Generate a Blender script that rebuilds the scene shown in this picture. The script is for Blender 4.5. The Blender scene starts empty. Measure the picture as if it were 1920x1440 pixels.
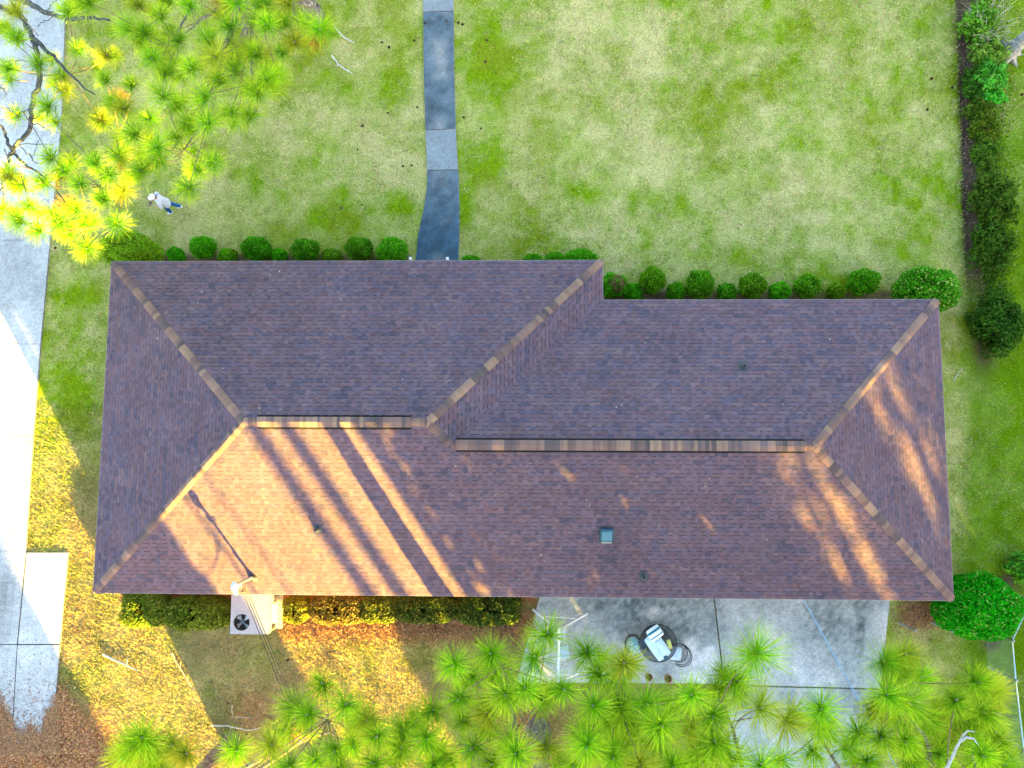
import bpy, math, random
import numpy as np
from mathutils import Vector, Matrix

random.seed(7)
RNG = np.random.default_rng(7)
SC = bpy.context.scene
COL = SC.collection

# ------------------------------------------------------------------ camera
F_PX = 1360.0
CAM = np.array([13.511, 4.412, 25.2])
ROT = np.array([[0.9996671940607074, -0.0015876859601570916, 0.025748405233801765],
                [0.003945914979031851, 0.9957699037932488, -0.091797213762523],
                [-0.025493741855020065, 0.09186826412247057, 0.9954447705289097]])
cam_d = bpy.data.cameras.new('camera')
cam_d.sensor_width = 36.0
cam_d.lens = F_PX / 1920 * 36.0
cam_d.clip_end = 2000
cam_o = bpy.data.objects.new('camera', cam_d)
COL.objects.link(cam_o)
M4 = Matrix([list(ROT[0]) + [CAM[0]], list(ROT[1]) + [CAM[1]], list(ROT[2]) + [CAM[2]], [0, 0, 0, 1]])
cam_o.matrix_world = M4
SC.camera = cam_o

# ------------------------------------------------------------------ sky, sun, exposure
SUN_EL, SUN_AZ = 9.5, 149.0          # degrees; azimuth clockwise from +Y
world = bpy.data.worlds.new('World')
SC.world = world
world.use_nodes = True
wn = world.node_tree.nodes
wl = world.node_tree.links
wn.clear()
wo = wn.new('ShaderNodeOutputWorld')
bg = wn.new('ShaderNodeBackground')
sk = wn.new('ShaderNodeTexSky')
sk.sky_type = 'NISHITA'
sk.sun_disc = False
sk.sun_elevation = math.radians(SUN_EL)
sk.sun_rotation = math.radians(SUN_AZ)
sk.air_density = 1.0
sk.dust_density = 2.0
sk.ozone_density = 1.0
bg.inputs['Strength'].default_value = 0.087
wl.new(sk.outputs[0], bg.inputs['Color'])
wl.new(bg.outputs[0], wo.inputs[0])

sun_d = bpy.data.lights.new('sun', 'SUN')
sun_d.energy = 5.0
sun_d.angle = math.radians(0.5)
sun_d.color = (0.98, 0.65, 0.08)
sun_o = bpy.data.objects.new('sun', sun_d)
COL.objects.link(sun_o)
_e, _a = math.radians(SUN_EL), math.radians(SUN_AZ)
SUNV = Vector((math.sin(_a) * math.cos(_e), math.cos(_a) * math.cos(_e), math.sin(_e)))
sun_o.rotation_euler = SUNV.to_track_quat('Z', 'Y').to_euler()
sun_o.location = (40, -60, 40)

SC.view_settings.view_transform = 'Standard'
SC.view_settings.look = 'None'
SC.view_settings.gamma = 1.0
SC.view_settings.exposure = 4.0
SC.cycles.max_bounces = 6
SC.cycles.transparent_max_bounces = 8

# ------------------------------------------------------------------ helpers
def un(u, v, z=0.0):
    """world point at height z seen at photo position (u, v)"""
    d = ROT @ np.array([(u - 960) / F_PX, -(v - 720) / F_PX, -1.0])
    t = (z - CAM[2]) / d[2]
    return CAM + t * d

def pj(x, y, z=0.0):
    P = np.stack([np.asarray(x) - CAM[0], np.asarray(y) - CAM[1], np.zeros_like(np.asarray(x, dtype=float)) + z - CAM[2]], -1)
    v = P @ ROT
    return 960 + F_PX * v[..., 0] / -v[..., 2], 720 - F_PX * v[..., 1] / -v[..., 2]

def _hash(ix, iy, seed):
    h = (ix.astype(np.int64) * 374761393 + iy.astype(np.int64) * 668265263 + seed * 1274126177) & 0xffffffff
    h = ((h ^ (h >> 13)) * 1274126177) & 0xffffffff
    return ((h ^ (h >> 16)) & 0xffff) / 65535.0

def vnoise(x, y, s, seed=0):
    x = np.asarray(x, float) / s; y = np.asarray(y, float) / s
    ix = np.floor(x); iy = np.floor(y)
    fx = x - ix; fy = y - iy
    fx = fx * fx * (3 - 2 * fx); fy = fy * fy * (3 - 2 * fy)
    a = _hash(ix, iy, seed); b = _hash(ix + 1, iy, seed)
    c = _hash(ix, iy + 1, seed); d = _hash(ix + 1, iy + 1, seed)
    return (a * (1 - fx) + b * fx) * (1 - fy) + (c * (1 - fx) + d * fx) * fy

def fbm(x, y, s, seed=0, n=4):
    t = 0; a = 1; w = 0
    for i in range(n):
        t = t + a * vnoise(x, y, s / 2 ** i, seed + i * 17); w += a; a *= 0.55
    return t / w

def sstep(a, b, x):
    t = np.clip((x - a) / (b - a), 0, 1)
    return t * t * (3 - 2 * t)

def in_poly(u, v, poly):
    u = np.asarray(u); v = np.asarray(v)
    r = np.zeros(u.shape, bool)
    n = len(poly)
    for i in range(n):
        x0, y0 = poly[i]; x1, y1 = poly[(i + 1) % n]
        c = ((y0 > v) != (y1 > v)) & (u < (x1 - x0) * (v - y0) / (y1 - y0 + 1e-12) + x0)
        r ^= c
    return r

class MB:
    """collects polygons with a colour per face"""
    def __init__(s):
        s.v = []; s.f = []; s.c = []; s.m = []; s.sm = []
    def face(s, pts, col=(1, 1, 1), mi=0, smooth=False):
        i = len(s.v)
        s.v.extend([tuple(map(float, p)) for p in pts])
        s.f.append(tuple(range(i, i + len(pts)))); s.c.append(tuple(col)); s.m.append(mi); s.sm.append(smooth)
    def indexed(s, verts, faces, col=(1, 1, 1), mi=0, smooth=True):
        i = len(s.v)
        s.v.extend([tuple(map(float, p)) for p in verts])
        for k, f in enumerate(faces):
            s.f.append(tuple(i + a for a in f))
            s.c.append(tuple(col[k]) if isinstance(col, list) else tuple(col)); s.m.append(mi); s.sm.append(smooth)
    def box(s, c, size, col=(1, 1, 1), rot=0.0, mi=0, bev=0.0, R=None):
        x, y, z = size[0] / 2, size[1] / 2, size[2] / 2
        if R is None: R = Matrix.Rotation(rot, 3, 'Z')
        c = Vector(c)
        if bev <= 0:
            P = [c + R @ Vector((a * x, b * y, d * z)) for d in (-1, 1) for b in (-1, 1) for a in (-1, 1)]
            F = [(0, 2, 3, 1), (4, 5, 7, 6), (0, 1, 5, 4), (2, 6, 7, 3), (0, 4, 6, 2), (1, 3, 7, 5)]
            s.indexed(P, F, col, mi, False)
        else:
            b = min(bev, x * .9, y * .9, z * .9)
            ring = []
            for zz, ins in ((-z, b), (-z + b, 0), (z - b, 0), (z, b)):
                r = []
                for sx, sy in ((1, 1), (-1, 1), (-1, -1), (1, -1)):
                    X, Y = x - ins, y - ins
                    if (sx * sy) > 0: q = [(sx * X, sy * (Y - b)), (sx * (X - b), sy * Y)]
                    else: q = [(sx * (X - b), sy * Y), (sx * X, sy * (Y - b))]
                    r += [c + R @ Vector((a, d, zz)) for a, d in q]
                ring.append(r)
            V = sum(ring, []); F = []
            for k in range(3):
                for j in range(8):
                    F.append((k * 8 + j, k * 8 + (j + 1) % 8, k * 8 + 8 + (j + 1) % 8, k * 8 + 8 + j))
            F.append(tuple(reversed(range(8)))); F.append(tuple(range(24, 32)))
            s.indexed(V, F, col, mi, False)
    def tube(s, pts, rad, col=(1, 1, 1), n=6, mi=0, cap=True, smooth=True):
        pts = [Vector(p) for p in pts]
        if not hasattr(rad, '__len__'): rad = [rad] * len(pts)
        V = []; F = []
        up = Vector((0.13, 0.21, 0.97))
        for i, p in enumerate(pts):
            a = pts[max(i - 1, 0)]; b = pts[min(i + 1, len(pts) - 1)]
            t = (b - a).normalized()
            if abs(t.dot(up)) > 0.97: up = Vector((0.9, 0.3, 0.1))
            e1 = t.cross(up).normalized(); e2 = t.cross(e1)
            for k in range(n):
                an = 2 * math.pi * k / n
                V.append(p + (e1 * math.cos(an) + e2 * math.sin(an)) * rad[i])
        for i in range(len(pts) - 1):
            for k in range(n):
                F.append((i * n + k, i * n + (k + 1) % n, (i + 1) * n + (k + 1) % n, (i + 1) * n + k))
        if cap:
            F.append(tuple(range(n))); F.append(tuple(reversed(range((len(pts) - 1) * n, len(pts) * n))))
        s.indexed(V, F, col, mi, smooth)
    def lathe(s, c, prof, col=(1, 1, 1), n=16, mi=0, smooth=True):
        c = Vector(c); V = []; F = []
        for r, z in prof:
            for k in range(n):
                a = 2 * math.pi * k / n
                V.append(c + Vector((r * math.cos(a), r * math.sin(a), z)))
        for i in range(len(prof) - 1):
            for k in range(n):
                F.append((i * n + k, i * n + (k + 1) % n, (i + 1) * n + (k + 1) % n, (i + 1) * n + k))
        s.indexed(V, F, col, mi, smooth)
    def ball(s, c, r, col=(1, 1, 1), nu=12, nv=8, mi=0):
        if not hasattr(r, '__len__'): r = (r, r, r)
        c = Vector(c); V = []; F = []
        for j in range(nv + 1):
            th = math.pi * j / nv
            for k in range(nu):
                a = 2 * math.pi * k / nu
                V.append(c + Vector((r[0] * math.sin(th) * math.cos(a), r[1] * math.sin(th) * math.sin(a), -r[2] * math.cos(th))))
        for j in range(nv):
            for k in range(nu):
                F.append((j * nu + k, j * nu + (k + 1) % nu, (j + 1) * nu + (k + 1) % nu, (j + 1) * nu + k))
        s.indexed(V, F, col, mi, True)
    def build(s, name, mats, parent=None):
        if not isinstance(mats, (list, tuple)): mats = [mats]
        me = bpy.data.meshes.new(name)
        me.from_pydata(s.v, [], s.f)
        for m in mats: me.materials.append(m)
        me.polygons.foreach_set('material_index', np.array(s.m, dtype=np.int32))
        me.polygons.foreach_set('use_smooth', np.array(s.sm, dtype=bool))
        ca = me.color_attributes.new('Col', 'FLOAT_COLOR', 'CORNER')
        cnt = np.array([len(f) for f in s.f])
        c = np.array(s.c, dtype=np.float32)
        c = np.concatenate([c, np.ones((len(c), 1), np.float32)], 1)
        ca.data.foreach_set('color', np.repeat(c, cnt, 0).ravel())
        me.update()
        o = bpy.data.objects.new(name, me)
        COL.objects.link(o)
        if parent is not None: o.parent = parent
        return o

def fast_mesh(name, verts, nper, cols, mat, parent=None):
    """verts: (N*nper,3) polygons of nper corners each; cols (N,3)"""
    verts = np.ascontiguousarray(verts, dtype=np.float32)
    nf = len(verts) // nper
    me = bpy.data.meshes.new(name)
    me.vertices.add(len(verts)); me.loops.add(len(verts)); me.polygons.add(nf)
    me.vertices.foreach_set('co', verts.ravel())
    me.loops.foreach_set('vertex_index', np.arange(len(verts), dtype=np.int32))
    me.polygons.foreach_set('loop_start', np.arange(0, len(verts), nper, dtype=np.int32))
    me.materials.append(mat)
    me.update(calc_edges=True)
    ca = me.color_attributes.new('Col', 'FLOAT_COLOR', 'POINT')
    c = np.concatenate([np.asarray(cols, np.float32), np.ones((len(cols), 1), np.float32)], 1)
    if len(c) == nf: c = np.repeat(c, nper, 0)
    ca.data.foreach_set('color', np.ascontiguousarray(c).ravel())
    o = bpy.data.objects.new(name, me)
    COL.objects.link(o)
    if parent is not None: o.parent = parent
    return o

def tag(o, label=None, cat=None, group=None, kind=None):
    if label: o['label'] = label
    if cat: o['category'] = cat
    if group: o['group'] = group
    if kind: o['kind'] = kind
    return o

def empty(name, loc, label, cat, group=None, rz=0.0):
    o = bpy.data.objects.new(name, None)
    COL.objects.link(o)
    o.location = tuple(map(float, loc)); o.rotation_euler = (0, 0, rz)
    o.empty_display_size = 0.2
    return tag(o, label, cat, group)

# ------------------------------------------------------------------ materials
def mat_attr(name, rough=0.8, noise=None, bump=None, transl=0.0, spec=0.3, metal=0.0, tint=(1, 1, 1)):
    """colour comes from the face colour, broken up by procedural noise. noise = list of (scale, low, high)"""
    m = bpy.data.materials.new(name); m.use_nodes = True
    nt = m.node_tree; N = nt.nodes; L = nt.links
    N.clear()
    out = N.new('ShaderNodeOutputMaterial')
    p = N.new('ShaderNodeBsdfPrincipled')
    p.inputs['Roughness'].default_value = rough
    p.inputs['Metallic'].default_value = metal
    p.inputs['Specular IOR Level'].default_value = spec
    at = N.new('ShaderNodeVertexColor'); at.layer_name = 'Col'
    src = at.outputs['Color']
    tc = N.new('ShaderNodeTexCoord')
    for sc, lo, hi in (noise or []):
        n = N.new('ShaderNodeTexNoise'); n.inputs['Scale'].default_value = sc; n.inputs['Detail'].default_value = 4
        n.inputs['Roughness'].default_value = 0.65
        L.new(tc.outputs['Object'], n.inputs['Vector'])
        r = N.new('ShaderNodeMapRange'); r.inputs['From Min'].default_value = 0.3; r.inputs['From Max'].default_value = 0.7
        r.inputs['To Min'].default_value = lo; r.inputs['To Max'].default_value = hi
        L.new(n.outputs['Fac'], r.inputs['Value'])
        mx = N.new('ShaderNodeMix'); mx.data_type = 'RGBA'; mx.blend_type = 'MULTIPLY'; mx.inputs['Factor'].default_value = 1
        L.new(src, mx.inputs['A']); L.new(r.outputs['Result'], mx.inputs['B'])
        src = mx.outputs['Result']
    L.new(src, p.inputs['Base Color'])
    if bump:
        sc, st, di = bump
        n = N.new('ShaderNodeTexNoise'); n.inputs['Scale'].default_value = sc; n.inputs['Detail'].default_value = 5
        L.new(tc.outputs['Object'], n.inputs['Vector'])
        b = N.new('ShaderNodeBump'); b.inputs['Strength'].default_value = st; b.inputs['Distance'].default_value = di
        L.new(n.outputs['Fac'], b.inputs['Height']); L.new(b.outputs['Normal'], p.inputs['Normal'])
    if transl > 0:
        t = N.new('ShaderNodeBsdfTranslucent'); L.new(src, t.inputs['Color'])
        ms = N.new('ShaderNodeMixShader'); ms.inputs['Fac'].default_value = transl
        L.new(p.outputs[0], ms.inputs[1]); L.new(t.outputs[0], ms.inputs[2]); L.new(ms.outputs[0], out.inputs[0])
    else:
        L.new(p.outputs[0], out.inputs[0])
    return m

M_ground = mat_attr('lawn_soil', 0.95, [(26, 0.55, 1.4), (90, 0.55, 1.4)], (60, 0.9, 0.03), spec=0.0)
M_grass = mat_attr('grass_blade', 0.8, transl=0.25, spec=0.0)
M_litter = mat_attr('dead_leaf', 0.85, transl=0.1, spec=0.1)
M_conc = mat_attr('concrete', 0.9, [(0.9, 0.86, 1.12), (7, 0.84, 1.14), (30, 0.62, 1.33)], (90, 0.35, 0.006), spec=0.2)
M_shingle = mat_attr('asphalt_shingle', 0.95, [(0.6, 0.88, 1.12), (220, 0.7, 1.3)], (300, 0.5, 0.004), spec=0.12)
M_needle = mat_attr('pine_needle', 0.6, transl=0.35, spec=0.1)
M_leaf = mat_attr('leaf', 0.6, transl=0.32, spec=0.05)
M_bark = mat_attr('bark', 0.95, [(9, 0.55, 1.4), (40, 0.6, 1.35)], (30, 1.0, 0.03), spec=0.1)
M_wood = mat_attr('dead_wood', 0.9, [(14, 0.7, 1.25)], spec=0.1)
M_brick = mat_attr('brick', 0.9, [(3, 0.85, 1.12), (40, 0.8, 1.2)], (60, 0.4, 0.01), spec=0.1)
M_paint = mat_attr('painted_metal', 0.45, [(5, 0.94, 1.05), (50, 0.95, 1.05)], spec=0.4)
M_galv = mat_attr('galvanised_steel', 0.45, [(30, 0.8, 1.15)], spec=0.5, metal=0.5)
M_black = mat_attr('black_iron', 0.5, [(30, 0.8, 1.2)], spec=0.4)
M_cloth = mat_attr('cloth', 0.9, [(8, 0.9, 1.08), (120, 0.9, 1.1)], (12, 0.5, 0.02), spec=0.1)
M_glass = mat_attr('window_glass', 0.08, spec=0.8)
M_terra = mat_attr('terracotta', 0.85, [(12, 0.8, 1.2)], spec=0.15)
M_skin = mat_attr('skin', 0.6, spec=0.3)

# ------------------------------------------------------------------ house dimensions
W, D1, D2, X1, PITCH, HE = 26.196, 10.431, 9.1535, 15.775, 0.3549, 2.6

# ------------------------------------------------------------------ ground
DRIVE_POLY = [(-300, -60), (130, -60), (125, 0), (108, 290), (92, 470), (80, 600), (70, 740), (60, 850), (48, 1033), (129, 1035), (118, 1150), (110, 1250), (101, 1345), (97, 1405), (-300, 1405)]
WALK_POLY = [(793, -40), (850, -40), (851, 120), (854, 240), (859, 320), (861, 400), (860, 500), (777, 500), (783, 445), (794, 395), (801, 350), (801, 320), (797, 240), (794, 120)]
PATIO_POLY = [(1008, 1090), (1680, 1090), (1650, 1291), (1642, 1460), (1372, 1460), (1358, 1284), (968, 1280), (975, 1200), (1002, 1122)]

GREEN = np.array([0.205, 0.315, 0.007])
PALE = np.array([0.55, 0.485, 0.195])
OLIVE = np.array([0.25, 0.26, 0.022])
STRAW = np.array([0.36, 0.27, 0.105])
BROWN = np.array([0.43, 0.18, 0.075])
SOIL = np.array([0.10, 0.065, 0.045])

BARE = [(1215, 120, 60, 55), (1180, 215, 40, 30), (1430, 235, 55, 45), (1240, 60, 40, 20), (990, 350, 60, 30), (1480, 330, 50, 40), (1520, 140, 60, 50), (1640, 110, 60, 60), (730, 300, 40, 50),
        (500, 260, 60, 30), (560, 220, 60, 40), (700, 60, 30, 40), (1230, 290, 70, 40), (1330, 350, 80, 25), (1560, 470, 70, 30), (1530, 400, 80, 40), (1350, 20, 60, 30), (1100, 440, 90, 20), (640, 230, 60, 30), (1075, 40, 60, 50),
        (1420, 275, 25, 15), (1690, 250, 50, 60)]
LUSH = [(1330, 90, 35, 22), (1325, 215, 35, 50), (1040, 330, 22, 16), (970, 140, 30, 40), (1020, 90, 20, 60), (1465, 185, 30, 18), (1120, 365, 25, 20), (740, 190, 40, 60), (600, 60, 40, 50), (700, 390, 80, 30), (1650, 330, 30, 25),
        (1525, 280, 25, 40), (1000, 460, 60, 20), (1380, 160, 30, 20), (1165, 80, 20, 40), (590, 150, 40, 25), (640, 420, 90, 30), (490, 330, 60, 40), (1700, 470, 40, 60), (1790, 120, 25, 120), (1800, 230, 18, 60), (910, 110, 40, 80), (930, 300, 25, 60)]

def ground_col(x, y, full=False):
    u, v = pj(x, y)
    n1 = fbm(x, y, 3.2, 3, 5); n2 = fbm(x, y, 1.1, 51, 4); n3 = fbm(x, y, 0.45, 91, 3)
    n4 = fbm(x, y, 0.22, 131, 2)
    dry = 0.50 + 1.15 * (n1 - 0.5) + 1.25 * (n2 - 0.5) + 1.1 * (n3 - 0.5) + 0.7 * (n4 - 0.5)
    for a, b, c, d in BARE:
        dry = dry + 0.36 * np.exp(-((u - a) / c) ** 2 - ((v - b) / d) ** 2)
    for a, b, c, d in LUSH:
        dry = dry - 0.42 * np.exp(-((u - a) / c) ** 2 - ((v - b) / d) ** 2)
    # greener strips beside the walk and at the right-hand side
    dry = dry - 0.18 * np.exp(-((u - 905) / 50) ** 2) * (v < 480) - 0.30 * sstep(1770, 1830, u) - 0.36 * sstep(230, 180, u) * sstep(400, 520, v)
    k = np.clip(0.5 + 0.74 * (dry - 0.5), 0, 1)[..., None]
    c = GREEN * (1 - k) + PALE * k
    ol = (0.55 * sstep(0.48, 0.68, fbm(x, y, 1.7, 211, 3)))[..., None]
    c = c * (1 - ol * (1 - k)) + OLIVE * ol * (1 - k)
    # right side: yellower green
    r = (0.8 * sstep(1790, 1830, u))[..., None]
    c = c * (1 - r) + np.array([0.12, 0.235, 0.004]) * (0.7 + 0.6 * n3[..., None]) * r
    # back lawn: straw
    b = sstep(700, 1000, v - 0.35 * np.maximum(u - 1000, 0)) * sstep(1500, 1100, u)
    b = np.clip(b * 1.0, 0, 1) * (0.45 + 0.75 * n2)
    b = np.clip(b, 0, 1)[..., None]
    c = c * (1 - b) + (STRAW * (0.6 + 0.8 * n3[..., None])) * b
    # brown pine-straw corner, bottom left, and the mulched beds
    q = sstep(60, -60, (u - 60) * 0.9 - (v - 1250) * 1.05) * 0.95
    q = np.maximum(q, sstep(1135, 1160, v) * sstep(1215, 1180, v + 18 * (n2 - .5)) * sstep(515, 560, u) * sstep(1010, 985, u))
    q = np.maximum(q, sstep(20, 5, np.abs(v - 1108) - 12) * (u > 225) * (u < 1005))
    q = np.maximum(q, np.exp(-((u - 1725) / 28) ** 2 - ((v - 1150) / 22) ** 2) * 1.3)
    q = np.maximum(q, np.exp(-((u - 1000) / 22) ** 2 - ((v - 1180) / 40) ** 2))
    q = np.maximum(q, 0.75 * np.exp(-((u - 990) / 60) ** 2 - ((v - 1370) / 60) ** 2))
    q = np.maximum(q, 0.6 * np.exp(-((u - 460) / 60) ** 2 - ((v - 1340) / 60) ** 2))
    q = np.clip(q * (0.65 + 0.7 * n3), 0, 1)[..., None]
    c = c * (1 - q) + BROWN * (0.7 + 0.6 * n2[..., None]) * q
    # bare soil: ditch at the right, bed at the foot of the front shrubs
    ed = 1806 + 0.034 * v + 6 * (n2 - .5)
    s = sstep(21, 12, np.abs(u - ed - 3)) * sstep(580, 480, v)
    s = np.maximum(s, np.exp(-((u - 1845) / 22) ** 2 - ((v - 655) / 45) ** 2))
    s = np.maximum(s, sstep(470, 482, v) * sstep(500, 495, v) * (u > 240) * (u < 770) * 0.8)
    s = np.maximum(s, sstep(537, 550, v) * (v < 575) * (u > 1130) * (u < 1700) * 0.8)
    s = np.maximum(s, np.exp(-((u - 1860) / 20) ** 2 - ((v - 1205) / 16) ** 2))
    s = np.maximum(s, np.exp(-((u - 1895) / 22) ** 2 - ((v - 1090) / 20) ** 2))
    s = np.clip(s * (0.7 + 0.6 * n3), 0, 1)[..., None]
    c = c * (1 - s) + SOIL * (0.7 + 0.9 * n2[..., None]) * s
    return (c, (1 - s[..., 0]) * (1 - 0.3 * q[..., 0])) if not full else (c, (1 - s[..., 0]) * (1 - 0.3 * q[..., 0]), k[..., 0], np.maximum(np.maximum(b[..., 0], q[..., 0]), np.maximum(s[..., 0], 0.3 * r[..., 0])))

def build_ground():
    st = 0.14
    xs = np.arange(-12, 38 + st, st); ys = np.arange(-14, 28 + st, st)
    XX, YY = np.meshgrid(xs, ys)
    nx, ny = len(xs), len(ys)
    u, v = pj(XX, YY)
    ZZ = 0.03 * (fbm(XX, YY, 2.0, 5, 3) - 0.5) + 0.03 * (fbm(XX, YY, 0.5, 15, 2) - 0.5) - 0.03
    ed = 1806 + 0.034 * v
    ZZ -= 0.12 * np.exp(-((u - ed) / 12) ** 2) * (v < 560)
    cols, _ = ground_col(XX, YY)
    V = np.stack([XX, YY, ZZ], -1).reshape(-1, 3)
    idx = np.arange(nx * ny).reshape(ny, nx)
    Fq = np.stack([idx[:-1, :-1], idx[:-1, 1:], idx[1:, 1:], idx[1:, :-1]], -1).reshape(-1, 4)
    # border ring out to the horizon
    R = 700.0
    corner = [(-R, -R), (R, -R), (R, R), (-R, R)]
    base = len(V)
    V = np.concatenate([V, np.array([(a, b, -0.05) for a, b in corner])])
    ic = [idx[0, 0], idx[0, -1], idx[-1, -1], idx[-1, 0]]
    rings = [list(idx[0, :]), list(idx[:, -1]), list(idx[-1, ::-1]), list(idx[::-1, 0])]
    faces = [tuple(int(a) for a in f) for f in Fq]
    for k in range(4):
        faces.append(tuple([base + k, base + (k + 1) % 4] + [int(a) for a in reversed(rings[k])]))
    me = bpy.data.meshes.new('ground')
    me.from_pydata(V.tolist(), [], faces)
    me.materials.append(M_ground)
    ca = me.color_attributes.new('Col', 'FLOAT_COLOR', 'POINT')
    c = np.concatenate([cols.reshape(-1, 3), np.tile([[0.2, 0.19, 0.07]], (4, 1))])
    c = np.concatenate([c, np.ones((len(c), 1))], 1).astype(np.float32)
    ca.data.foreach_set('color', c.ravel())
    me.polygons.foreach_set('use_smooth', np.ones(len(faces), bool))
    me.update()
    o = bpy.data.objects.new('ground', me); COL.objects.link(o)
    tag(o, kind='structure')

def lawn_mask(x, y):
    u, v = pj(x, y)
    ok = ~((x > 0.55) & (x < W - 0.55) & (y > 0.55) & (y < D2 - 0.55)) & ~((x > 0.55) & (x < X1 - 0.55) & (y > 0.55) & (y < D1 - 0.55))
    ok &= ~in_poly(u, v, DRIVE_POLY) & ~in_poly(u, v, WALK_POLY) & ~in_poly(u, v, PATIO_POLY)
    ok &= (u > -40) & (u < 1960) & (v > -40) & (v < 1480)
    # hidden under the roof
    ok &= ~((u > 215) & (u < 1750) & (v > 600) & (v < 1095))
    return ok

def blades(n, xr, yr, L, Hh, wd, name, label=None, colf=None, keep=None, mat=None, var=(0.6, 1.55)):
    x = RNG.uniform(xr[0], xr[1], n); y = RNG.uniform(yr[0], yr[1], n)
    ok = lawn_mask(x, y)
    if keep is not None: ok &= keep(x, y)
    x, y = x[ok], y[ok]
    c, dens, kd, oth = ground_col(x, y, True)
    pick = (RNG.random(len(x)) < np.clip(kd, 0.05, 0.95))[:, None]
    dith = np.where(pick, PALE * 0.95, GREEN * 1.05)
    wt = (0.62 * (1 - oth))[:, None]
    c = c * (1 - wt) + dith * wt
    k2 = RNG.random(len(x)) < dens
    x, y, c = x[k2], y[k2], c[k2]
    n = len(x)
    a = RNG.uniform(0, 2 * np.pi, n); l = RNG.uniform(L[0], L[1], n); h = RNG.uniform(Hh[0], Hh[1], n); w = RNG.uniform(wd[0], wd[1], n)
    dx, dy = np.cos(a), np.sin(a)
    z0 = np.full(n, -0.04)
    P = np.empty((n, 3, 3), np.float32)
    P[:, 0] = np.stack([x - dy * w, y + dx * w, z0], -1)
    P[:, 1] = np.stack([x + dy * w, y - dx * w, z0], -1)
    P[:, 2] = np.stack([x + dx * l, y + dy * l, z0 + h], -1)
    br = RNG.uniform(var[0], var[1], (n, 1)) * (1 + 0.12 * RNG.standard_normal((n, 3)))
    mixs = (RNG.random((n, 1)) < 0.22) & (c[:, :1] > 0.24)
    c = np.where(mixs, 0.5 * c + 0.5 * np.array([0.40, 0.36, 0.18]), c)
    c = np.clip(c * br, 0.005, 0.8)
    return fast_mesh(name, P.reshape(-1, 3), 3, c, mat or M_grass)

build_ground()
g1 = blades(520000, (-7.5, 33), (-7.5, 22.5), (0.04, 0.13), (0.03, 0.08), (0.008, 0.018), 'grass')
tag(g1, 'short mixed green and straw coloured lawn grass', 'grass', kind='stuff')
g2 = blades(170000, (-7, 16), (-7.5, 6), (0.06, 0.18), (0.05, 0.13), (0.007, 0.015), 'dry_grass', var=(0.45, 1.65))
tag(g2, 'tufty dry straw grass on the back lawn', 'grass', kind='stuff')

# ------------------------------------------------------------------ concrete
def slab_quad(mb, q, colf, z=0.05, step=0.16, gap=0.012):
    """q: four photo positions (bl, br, tr, tl) on the ground; gridded top with skirts"""
    P = [un(a, b, z)[:2] for a, b in q]
    c = sum(P) / 4
    P = [p + (c - p) / np.linalg.norm(c - p) * gap for p in P]
    nu = max(1, int(max(np.linalg.norm(P[1] - P[0]), np.linalg.norm(P[2] - P[3])) / step))
    nv = max(1, int(max(np.linalg.norm(P[3] - P[0]), np.linalg.norm(P[2] - P[1])) / step))
    s, t = np.meshgrid(np.linspace(0, 1, nu + 1), np.linspace(0, 1, nv + 1))
    XY = (P[0] * (1 - s[..., None]) + P[1] * s[..., None]) * (1 - t[..., None]) + (P[3] * (1 - s[..., None]) + P[2] * s[..., None]) * t[..., None]
    cc = colf(XY[..., 0], XY[..., 1])
    for j in range(nv):
        for i in range(nu):
            mb.face([(*XY[j, i], z), (*XY[j, i + 1], z), (*XY[j + 1, i + 1], z), (*XY[j + 1, i], z)], (cc[j, i] + cc[j + 1, i + 1]) / 2)
    for a, b in ((0, 1), (1, 2), (2, 3), (3, 0)):
        mb.face([(*P[a], z), (*P[a], -0.12), (*P[b], -0.12), (*P[b], z)], (0.3, 0.3, 0.29))

def drive_c(x, y):
    n = fbm(x, y, 2.5, 301, 4); m = fbm(x, y, 0.5, 317, 3)
    k = np.clip(0.86 + 0.5 * (n - .5) + 0.25 * (m - .5), 0.3, 1.1)
    u, v = pj(x, y)
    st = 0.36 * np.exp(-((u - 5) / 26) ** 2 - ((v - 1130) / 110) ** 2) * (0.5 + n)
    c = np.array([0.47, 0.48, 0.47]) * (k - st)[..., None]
    lit = (sstep(0.62, 0.7, m) * sstep(1270, 1370, v))[..., None] * 0.7
    return c * (1 - lit) + np.array([0.25, 0.14, 0.1]) * lit

mb = MB()
ej = [(-60, 125), (225, 115), (450, 94), (645, 76), (817, 63), (1033, 48.5)]
lx = -300
for (v0, x0), (v1, x1) in zip(ej[:-1], ej[1:]):
    for la, lb in ((0, 1),):
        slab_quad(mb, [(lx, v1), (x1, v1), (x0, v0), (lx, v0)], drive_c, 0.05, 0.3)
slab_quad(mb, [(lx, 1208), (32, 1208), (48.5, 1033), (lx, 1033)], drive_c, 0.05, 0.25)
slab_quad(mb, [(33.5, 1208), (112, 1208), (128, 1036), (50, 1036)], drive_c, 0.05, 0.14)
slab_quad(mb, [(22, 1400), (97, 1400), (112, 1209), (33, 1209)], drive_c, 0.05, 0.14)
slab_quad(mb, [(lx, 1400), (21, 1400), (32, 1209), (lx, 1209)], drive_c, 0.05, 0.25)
tag(mb.build('driveway', M_conc), 'pale concrete driveway slabs along the left side of the house', 'driveway', kind='structure')

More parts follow.
